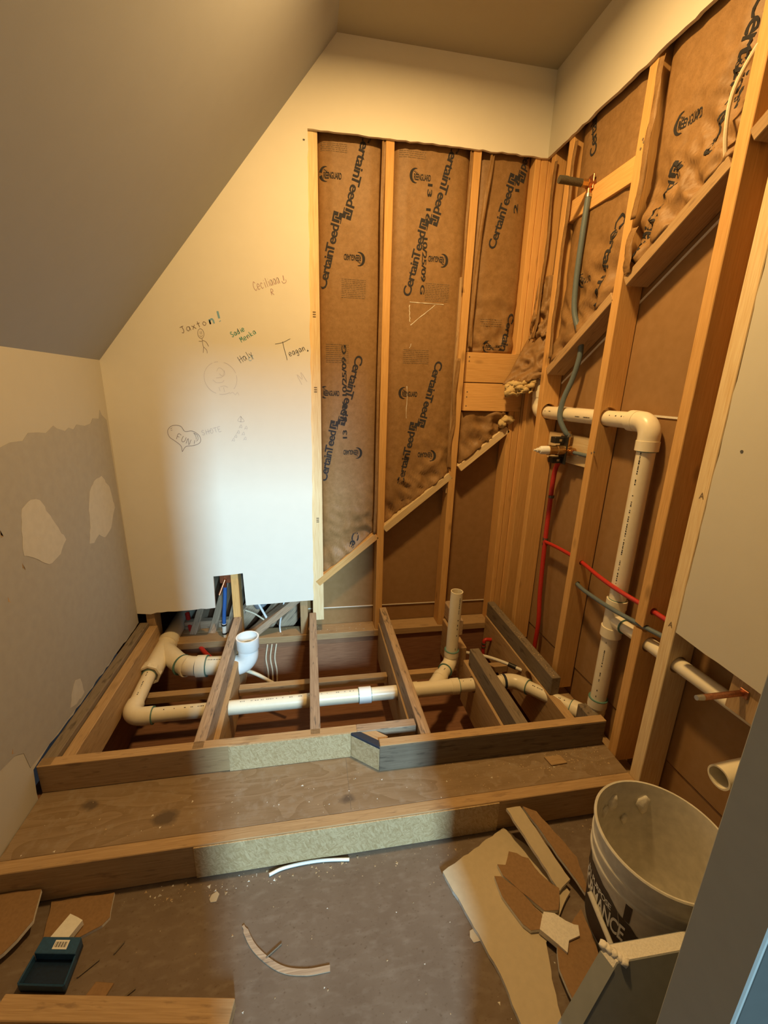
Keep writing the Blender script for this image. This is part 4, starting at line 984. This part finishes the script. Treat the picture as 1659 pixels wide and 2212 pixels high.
ribbon(sh, [(-.462, 1.638), (-.460, 1.61), (-.458, 1.602)], .0009); ribbon(sh, [(-.476, 1.626), (-.461, 1.625)], .0009); ribbon(sh, [(-.460, 1.630), (-.446, 1.624), (-.436, 1.606)], .0009); ribbon(sh, [(-.458, 1.602), (-.462, 1.577)], .0009); ribbon(sh, [(-.458, 1.602), (-.446, 1.590), (-.445, 1.576)], .0009); ink(sh, 'mark_pencil', 'drawing')
sh = []
for a0, a1 in ((20, 75), (95, 110), (115, 250), (262, 300), (320, 372)): ribbon(sh, circ(-.395, 1.470, .072, .072, a0, a1), .0007)
ribbon(sh, [(-.41, 1.50), (-.40, 1.515), (-.385, 1.51), (-.375, 1.49), (-.39, 1.475), (-.415, 1.47)], .0006); ribbon(sh, [(-.40, 1.49), (-.385, 1.48), (-.375, 1.505)], .0006); ribbon(sh, [(-.43, 1.462), (-.415, 1.45), (-.39, 1.452), (-.38, 1.462)], .0006); ribbon(sh, [(-.40, 1.432), (-.38, 1.436), (-.365, 1.43)], .0006); ribbon(sh, [(-.405, 1.43), (-.402, 1.412)], .0006); ribbon(sh, [(-.385, 1.43), (-.382, 1.408)], .0006)
ribbon(sh, [(-.36, 1.402), (-.345, 1.408), (-.335, 1.398), (-.325, 1.408), (-.318, 1.396)], .0006); ink(sh, 'mark_faint', 'drawing')
sh = []; ribbon(sh, [(-.318, 1.300), (-.332, 1.278), (-.302, 1.276), (-.318, 1.300)], .0009); ribbon(sh, [(-.316, 1.298), (-.318, 1.272)], .0016)
for k, (x, z) in enumerate(((-.322, 1.252), (-.298, 1.246), (-.335, 1.225), (-.312, 1.218), (-.348, 1.205), (-.305, 1.195), (-.360, 1.188))): ribbon(sh, [(x-.006, z-.008), (x+.004, z+.008), (x+.007, z-.006), (x-.003, z-.002)], .0008)
ink(sh, 'mark_faint', 'drawing')
sh = []
for x, z, r_ in ((.006, 2.428, .004), (.004, 1.604, .003)): ribbon(sh, [(x-r_, z), (x, z+.001), (x+r_, z)], .003)
ink(sh, 'mark_black', 'nail_hole')
# grade stamps on the pale stud next to the drywall
def stud_stamp(x, z):
    sh = []
    for r_ in range(3): ribbon(sh, [(x, z-.010*r_), (x+.014, z-.010*r_)], .0025)
    vs_, fs = [], []
    for v2, f2 in sh:
        b_ = len(vs_); vs_ += [V((a, .0126, b)) for a, b in v2]; fs += [tuple(b_+i for i in f) for f in f2]
    link('grade_stamp', me_from(vs_, fs), 'print_faint', wb)
for z in (1.775, 1.44, .78): stud_stamp(.030, z)
def rdisk(y, z, r_, mat='mark_black', nm='screw', x=XR):
    tube(nm, [(x+.001, y, z), (x-.0012, y, z)], r_, mat, wr, 10)
rdisk(-1.225, 1.305, .004)

# nail heads and knots on the studs
for (y, z) in ((-.622, 2.26), (-.628, 2.25), (-.618, 2.235), (-.63, 1.22), (-.615, 1.215)): rdisk(y, z, .004, 'gray_wood', 'nail_hole', SX)
for (x, z) in ((.806, 1.61), (.806, 1.59), (.808, 1.44), (.807, 1.415), (.807, 1.37)): tube('nail_head', [(x, SY+.001, z), (x, SY-.001, z)], .0035, 'gray_wood', wb, 8)
# stencil letters on the pale right stud
tv, tf, tw = text_me('A'); stv = place(tv, (0, 0), 0, .016/tw, .026)
link('grade_stamp', me_from([V((SX-.0004, -1.110-x-.012, .735+z)) for x, z in stv], tf), 'print_faint', wr)
link('grade_stamp', me_from([V((SX-.0004, -1.118-x-.006, 1.155+z)) for x, z in stv], tf), 'print_faint', wr)

# ================================================================== DEBRIS AND LOOSE THINGS
# ---- bucket
BX, BY = .865, -1.475
bk = thing('bucket', 'dirty off-white joint compound bucket with torn dark label by the right wall', 'bucket', (BX, BY, 0))
def lathe(prof, seg=64):
    vs_, fs = [], []
    for r_, z in prof:
        for k in range(seg):
            a = 2*math.pi*k/seg; vs_.append(V((BX+r_*math.cos(a), BY+r_*math.sin(a), z)))
    for i in range(len(prof)-1):
        for k in range(seg): fs.append((i*seg+k, i*seg+(k+1) % seg, (i+1)*seg+(k+1) % seg, (i+1)*seg+k))
    fs.append(tuple(reversed(range(seg)))); e = (len(prof)-1)*seg; fs.append(tuple(range(e, e+seg)))
    m = me_from(vs_, fs); bm = bmesh.new(); bm.from_mesh(m); bmesh.ops.recalc_face_normals(bm, faces=bm.faces[:])
    for f in bm.faces: f.smooth = len(f.verts) == 4
    for e_ in bm.edges:
        if len(e_.link_faces) == 2 and e_.calc_face_angle(0) > .6: e_.smooth = False
    bm.to_mesh(m); bm.free(); return m
rad_at = lambda z: .132+.022*(z/.365)
link('shell', lathe([(.128, 0), (.132, .004), (rad_at(.26), .26), (.1535, .262), (.1535, .268), (.1505, .272), (.1515, .300), (.1555, .302), (.1555, .308), (.1525, .312), (.1535, .352), (.1585, .356), (.1590, .364), (.1565, .367), (.1525, .366), (.150, .35), (rad_at(.1)-.004, .1), (.127, .030), (.02, .028)]), 'bucket_plastic', bk)
link('dried_compound', lathe([(.127, .029), (.1275, .034), (.09, .040), (.05, .046), (.01, .048)], 40), 'dried_mud', bk)
lump('compound_lump', (BX+.06, BY-.02, .045), .03, 'dried_mud', bk, 3, (1.2, 1, .5), .3, 2)
def on_bucket(a, z, o_=0): r_ = rad_at(z)+o_; return V((BX+r_*math.cos(a), BY+r_*math.sin(a), z))
def bucket_patch(a0, a1, top, z0, mat, nm, n_=30, off=.0009):
    vs_, fs = [], []
    for i in range(n_+1):
        a = a0+(a1-a0)*i/n_; zt = top(a)
        for j in range(9): vs_.append(on_bucket(a, z0+(zt-z0)*j/8, off))
        if i:
            for j in range(8): b_ = (i-1)*9; fs.append((b_+j, b_+9+j, b_+10+j, b_+j+1))
    link(nm, me_from(vs_, fs), mat, bk, smooth=True)
bucket_patch(R(112), R(300), lambda a: .232+.014*noise.noise(V((a*9, 1, 0)))-.075*max(0, min(1, (a-R(180))/R(60))), .03, 'bucket_label', 'label')
bucket_patch(R(205), R(211), lambda a: .272+.01*noise.noise(V((a*20, 1, 0))), .20, 'bucket_label', 'label')
def bucket_text(s, a0, z0, hgt, wdt, slant=0):
    vs_, fs, w_ = text_me(s)
    link('label_lettering', me_from([on_bucket(a0+x/w_*wdt/.145, z0+y*hgt/.7+slant*x/w_, .0020) for x, y in vs_], fs), 'paper_white', bk)
bucket_text('PERFORMANCE', R(128), .128, .050, .205, 0); bucket_text('ALL PURPOSE', R(150), .185, .018, .11, 0)
link('label_scratch', me_from([on_bucket(R(200)+t*.16, .205-t*.10+q*.004, .0022) for t in (0, .33, .66, 1) for q in (0, 1)], [(0, 1, 3, 2), (2, 3, 5, 4), (4, 5, 7, 6)]), 'bucket_plastic', bk)
for a, z, s_ in ((100, .30, 1), (112, .285, .7), (62, .30, 1.1), (80, .24, .7)):
    p = V((BX+(rad_at(z)-.004)*math.cos(R(a)), BY+(rad_at(z)-.004)*math.sin(R(a)), z)); lump('splatter', p, .016*s_, 'dried_mud', bk, a, (1, .5, 1.6), .6, 2)
tag(tube('plastic_tube', [(.714, -1.446, .156), (.722, -1.545, .102), (.735, -1.712, .010)], .0065, 'white_pex', None, 12), 'short pale plastic tube leaning against the bucket', 'tube')

# ---- drywall scraps on the right
def scrap(name, label, pts, z, th, face, edge_seed=0, tilt=None, back=None, grp=None, jg=.004):
    """flat broken board: core slab with a paper skin on top; pts (x,y); tilt: function (x,y)->z"""
    zf = tilt or (lambda x, y: z); q = []
    for i in range(len(pts)): q += jag(pts[i], pts[(i+1) % len(pts)], .02, jg, edge_seed+i)
    r_ = thing(name, label, 'drywall scrap', (sum(p[0] for p in pts)/len(pts), sum(p[1] for p in pts)/len(pts), 0), grp)
    link('gypsum_core', poly_me([(x, y, zf(x, y)) for x, y in q], (0, 0, 1), th-.0012), 'gypsum', r_)
    link('paper_face', poly_me([(x, y, zf(x, y)+th-.0012) for x, y in q], (0, 0, 1), .0012), face, r_)
    return r_
scrap('drywall_scrap', 'large cream drywall sheet lying on the floor below the torn pieces', [(.377, -1.248), (.622, -1.147), (.70, -1.25), (.735, -1.36), (.60, -1.46), (.575, -1.53), (.535, -1.70), (.47, -1.70), (.450, -1.50)], .001, .0135, 'white_face', 1, jg=.002)
scrap('drywall_scrap', 'grey-shaded cream strip of drywall propped against the step riser', [(.622, -1.150), (.672, -1.150), (.745, -1.34), (.70, -1.36)], .016, .011, 'white_face', 20, tilt=lambda x, y: .017+max(0, (y+1.36))*.36, jg=.002)
scrap('drywall_scrap', 'brown paper drywall piece leaning between the step and the bucket', [(.680, -1.151), (.72, -1.17), (.79, -1.30), (.775, -1.40), (.752, -1.335)], .016, .011, 'board_paper', 30, tilt=lambda x, y: .018+max(0, (y+1.40))*.30, jg=.002)
scrap('drywall_scrap', 'larger torn brown paper-faced piece on the cream sheet', [(.600, -1.232), (.652, -1.262), (.665, -1.31), (.700, -1.355), (.668, -1.405), (.628, -1.400), (.585, -1.345), (.552, -1.295), (.548, -1.262), (.572, -1.268)], .0155, .012, 'board_paper', 40, tilt=lambda x, y: .0155+.01*max(0, (x-.55))*3)
scrap('drywall_scrap', 'narrow curved brown paper-faced piece beside the larger torn one', [(.525, -1.292), (.545, -1.296), (.590, -1.352), (.618, -1.402), (.598, -1.437), (.568, -1.435), (.545, -1.40), (.525, -1.345)], .0155, .012, 'board_paper', 50)
scrap('drywall_scrap', 'torn pale gypsum lump with ragged paper below the brown pieces', [(.590, -1.440), (.622, -1.404), (.650, -1.412), (.700, -1.448), (.690, -1.470), (.655, -1.475), (.636, -1.498)], .0165, .018, 'dried_mud', 60, jg=.007)
scrap('drywall_scrap', 'dark brown paper board under the torn pieces near the leaning slab', [(.625, -1.47), (.735, -1.41), (.722, -1.50), (.69, -1.60), (.62, -1.68), (.60, -1.60), (.60, -1.52)], .0002, .012, 'board_paper', 70, tilt=lambda x, y: .0152, jg=.002)
# ---- leaning slab near the jamb
sb = thing('leaning_drywall', 'stacked drywall offcuts leaning by the jamb with a white broken top edge', 'drywall', (.5, -1.75, 0))
T0, T1 = V((.600, -1.622, .300)), V((.90, -1.630, .300)); dn = V((-.32, -.135, -.275)); tk = V((.012, -.030, -.006))
def slab(nm, o_, f0, f1, mat):
    a, b = T0+o_+tk*f0, T1+o_+tk*f0; c_, d_ = T0+o_+tk*f1, T1+o_+tk*f1
    P8 = [a, b, b+dn, a+dn, c_, d_, d_+dn, c_+dn]
    m = me_from(P8, [(0, 3, 2, 1), (4, 5, 6, 7), (0, 1, 5, 4), (1, 2, 6, 5), (2, 3, 7, 6), (3, 0, 4, 7)]); bm = bmesh.new(); bm.from_mesh(m); m2 = bm_me(bm)
    link(nm, m2, mat, sb)
slab('gypsum_core', V((0, 0, 0)), .05, .92, 'gypsum'); slab('paper_face', V((0, 0, -.001)), .93, 1.0, 'slab_paper'); slab('paper_face', V((0, 0, -.001)), 0, .045, 'slab_paper')
nv = dn.cross(tk).normalized()
link('paper_wrap', poly_me([T0+dn*.03+nv*.0002, T0+tk+dn*.03+nv*.0002, T0+tk+dn+nv*.0002, T0+dn+nv*.0002], nv, .002), 'slab_paper', sb)
for k in range(5): lump('gypsum_crumb', T0+tk*(k/4)+V((.004*k, 0, .0)), .009, 'gypsum', sb, k, (1, 1, .7), .5, 2)

# ---- left corner
scrap('drywall_scrap', 'brown paper drywall scrap tilted up in the left corner', [(-.885, -1.145), (-.768, -1.148), (-.755, -1.215), (-.775, -1.25), (-.885, -1.36)], .0, .012, 'board_paper', 80, tilt=lambda x, y: .002+max(0, y+1.36)*.22, jg=.003)
scrap('drywall_scrap', 'flat brown paper drywall scrap beside the blue box', [(-.75, -1.150), (-.585, -1.152), (-.572, -1.215), (-.585, -1.232), (-.64, -1.255), (-.72, -1.255)], .0002, .010, 'board_paper', 90, jg=.002)
ws = scrap('drywall_scrap', 'small pale rectangular offcut behind the blue box', [(-.700, -1.262), (-.672, -1.205), (-.632, -1.226), (-.655, -1.274)], .0, .018, 'paper_white', 95, tilt=lambda x, y: .0145, jg=.0008)
bxl = thing('blue_box', 'blue plastic box with a barcode sticker on the floor at left', 'box', (-.665, -1.31, 0))
def quadbox(nm, c4, z0, z1, mat, parent):
    vs_ = [V((x, y, z0)) for x, y in c4]+[V((x, y, z1)) for x, y in c4]
    bm = bmesh.new(); bm.from_mesh(me_from(vs_, [(3, 2, 1, 0), (4, 5, 6, 7), (0, 1, 5, 4), (1, 2, 6, 5), (2, 3, 7, 6), (3, 0, 4, 7)])); bmesh.ops.bevel(bm, geom=bm.edges[:], offset=.0012, segments=1, affect='EDGES')
    return link(nm, bm_me(bm), mat, parent)
c4 = [(-.722, -1.342), (-.612, -1.362), (-.615, -1.268), (-.712, -1.252)]
ctr = V((sum(p[0] for p in c4)/4, sum(p[1] for p in c4)/4))
lerp = lambda a, b, t: (a[0]+(b[0]-a[0])*t, a[1]+(b[1]-a[1])*t)
m0, m1 = lerp(c4[0], c4[3], .62), lerp(c4[1], c4[2], .62)
quadbox('base', c4, .001, .012, 'tray_dark', bxl); hd = quadbox('head', [m0, m1, c4[2], c4[3]], .0125, .036, 'tray_blue', bxl)
for a, b in ((c4[0], c4[1]), (c4[1], m1), (m0, c4[0])):
    beam('side_wall', (a[0], a[1], .022), (b[0], b[1], .022), .004, .022, 'tray_blue', bxl)
lb = [lerp(lerp(m0, m1, u), lerp(c4[3], c4[2], u), v) for u, v in ((.38, .25), (.74, .25), (.74, .80), (.38, .80))]
link('sticker', poly_me([(x, y, .0362) for x, y in lb], (0, 0, 1), .0004), 'paper_white', hd)
for k in range(9):
    t0 = .08+k*.095; t1 = t0+.03+.03*(k % 2)
    q = [lerp(lerp(lb[0], lb[1], u), lerp(lb[3], lb[2], u), v) for u, v in ((t0, .2), (t1, .2), (t1, .8), (t0, .8))]
    link('barcode_bar', me_from([(x, y, .0369) for x, y in q], [(0, 1, 2, 3)]), 'print_ink', hd)
bdz = tag(beam('lumber_offcut', (-.74, -1.382, .020), (-.205, -1.475, .020), .046, .036, 'brown_wood', None), 'yellow lumber offcut lying flat at the bottom left corner', 'lumber')
brk = scrap('drywall_scrap', 'broken white drywall corner standing at the lower left edge', [(-.80, -1.37), (-.745, -1.365), (-.744, -1.40), (-.720, -1.45), (-.70, -1.50), (-.80, -1.50)], .0, .085, 'white_face', 120, tilt=lambda x, y: .001, jg=.006)
tag(tube('wire_offcut', smooth_path([(-.148, -1.170, .006), (-.11, -1.158, .006), (-.05, -1.1525, .006), (.02, -1.1535, .006), (.097, -1.163, .006)], 6), .0048, 'cable_white', None, 10), 'white cable offcut lying along the foot of the step', 'cable')
# curved trim strip
sp_ = smooth_path([(-.208, -1.288, 0), (-.17, -1.345, 0), (-.105, -1.395, 0), (-.04, -1.414, 0), (.024, -1.416, 0)], 8); vs_, fs = [], []
for i, p in enumerate(sp_):
    t = (sp_[min(i+1, len(sp_)-1)]-sp_[max(0, i-1)]).normalized(); n_ = V((-t.y, t.x, 0)); wv = .0065 if i > 1 else .003
    vs_ += [p+n_*wv+V((0, 0, .001)), p-n_*wv+V((0, 0, .001)), p-n_*wv+V((0, 0, .004)), p+n_*wv+V((0, 0, .004))]
    if i:
        b_ = 4*(i-1)
        for k in range(4): fs.append((b_+k, b_+(k+1) % 4, b_+4+(k+1) % 4, b_+4+k))
fs += [(3, 2, 1, 0), tuple(len(vs_)-4+k for k in range(4))]
tag(link('bent_strip', me_from(vs_, fs), 'old_wood'), 'thin brown curved wooden strip lying on the grey floor', 'strip')
for (p, q, lb_) in (((-.14, -1.37), (-.10, -1.345), 'short brown splinter crossing beside the curved strip'), ((-.60, -1.335), (-.56, -1.305), 'dark stick poking out beside the blue box'), ((-.53, -1.30), (-.512, -1.275), 'tiny dark splinter on the brown floor right of the blue box'), ((-.49, -1.405), (-.448, -1.378), 'dark splinter just above the lumber offcut')):
    tag(beam('splinter', (*p, .004), (*q, .004), .004, .003, 'gray_wood', None), lb_, 'splinter', 'splinters on the floor')
tag(quadbox('cardboard_scrap', [(-.57, -1.385), (-.52, -1.395), (-.505, -1.36), (-.55, -1.35)], .001, .003, 'board_paper', None), 'small orange-brown cardboard scrap near the lumber offcut', 'scrap')
for p, s_, lb_ in (((.42, -1.408), .030, 'square cream paper scrap on the floor left of the drywall sheet'), ((-.30, -1.205), .030, 'ragged cream paper scrap on the floor below the step')):
    tag(link('paper_scrap', poly_me([(p[0]+s_*.5*math.cos(a)*random.uniform(.8, 1.2), p[1]+s_*.55*math.sin(a)*random.uniform(.8, 1.2), .001) for a in (.5, 1.2, 2.4, 3.3, 4.1, 5.4)], (0, 0, 1), .001), 'white_face'), lb_, 'scrap')
tag(quadbox('wood_block', [(.842, -.998), (.905, -1.000), (.915, -1.035), (.850, -1.038)], STEP+.001, STEP+.006, 'brown_wood', None), 'small flat wood chip lying on the right end of the step', 'wood chip')
# sawdust and crumbs: stuff
def crumbs(name, label, spots, mat, seed):
    rnd = random.Random(seed); vs_, fs = [], []
    for (x0, x1, y0, y1, z, n_, s0, s1) in spots:
        for _ in range(n_):
            c = V((rnd.uniform(x0, x1), rnd.uniform(y0, y1), z)); s_ = s0+(s1-s0)*rnd.random()**3; b_ = len(vs_); a = rnd.uniform(0, 6.28)
            for k in range(3): vs_.append(c+V((s_*math.cos(a+k*2.1)*rnd.uniform(.5, 1.3), s_*math.sin(a+k*2.1)*rnd.uniform(.5, 1.3), .0004)))
            vs_.append(c+V((0, 0, s_*rnd.uniform(.3, .7))))
            fs += [(b_, b_+1, b_+3), (b_+1, b_+2, b_+3), (b_+2, b_, b_+3), (b_+2, b_+1, b_)]
    tag(link(name, me_from(vs_, fs), mat), label, 'debris', kind='stuff')
crumbs('sawdust', 'pale sawdust and wood crumbs scattered over the step and floor', [(.45, 1.08, -1.09, -.97, STEP, 320, .0006, .005), (.85, 1.08, -1.06, -.98, STEP, 260, .0006, .0045), (-.85, .4, -1.09, -.92, STEP, 90, .001, .004), (-.6, 1.0, -1.20, -1.15, 0, 200, .001, .006), (-.5, .4, -1.6, -1.2, 0, 45, .0008, .004), (0.0, 1.05, .015, .095, .098, 260, .001, .006), (-.20, 0, .015, .095, .098, 60, .001, .006), (1.04, 1.075, -.69, -.05, TOP, 260, .001, .005), (.25, 1.09, -.965, -.935, TOP+.0025, 60, .0008, .003)], 'chip', 4)
crumbs('plaster_crumbs', 'white plaster crumbs scattered over floor and step', [(-.6, .4, -1.6, -1.17, 0, 26, .0008, .004), (-.85, 1.05, -1.10, -.98, STEP, 60, .001, .006), (-.5, -.1, -1.20, -1.15, 0, 25, .002, .009), (.40, .7, -1.7, -1.25, 0, 15, .001, .005)], 'dried_mud', 5)
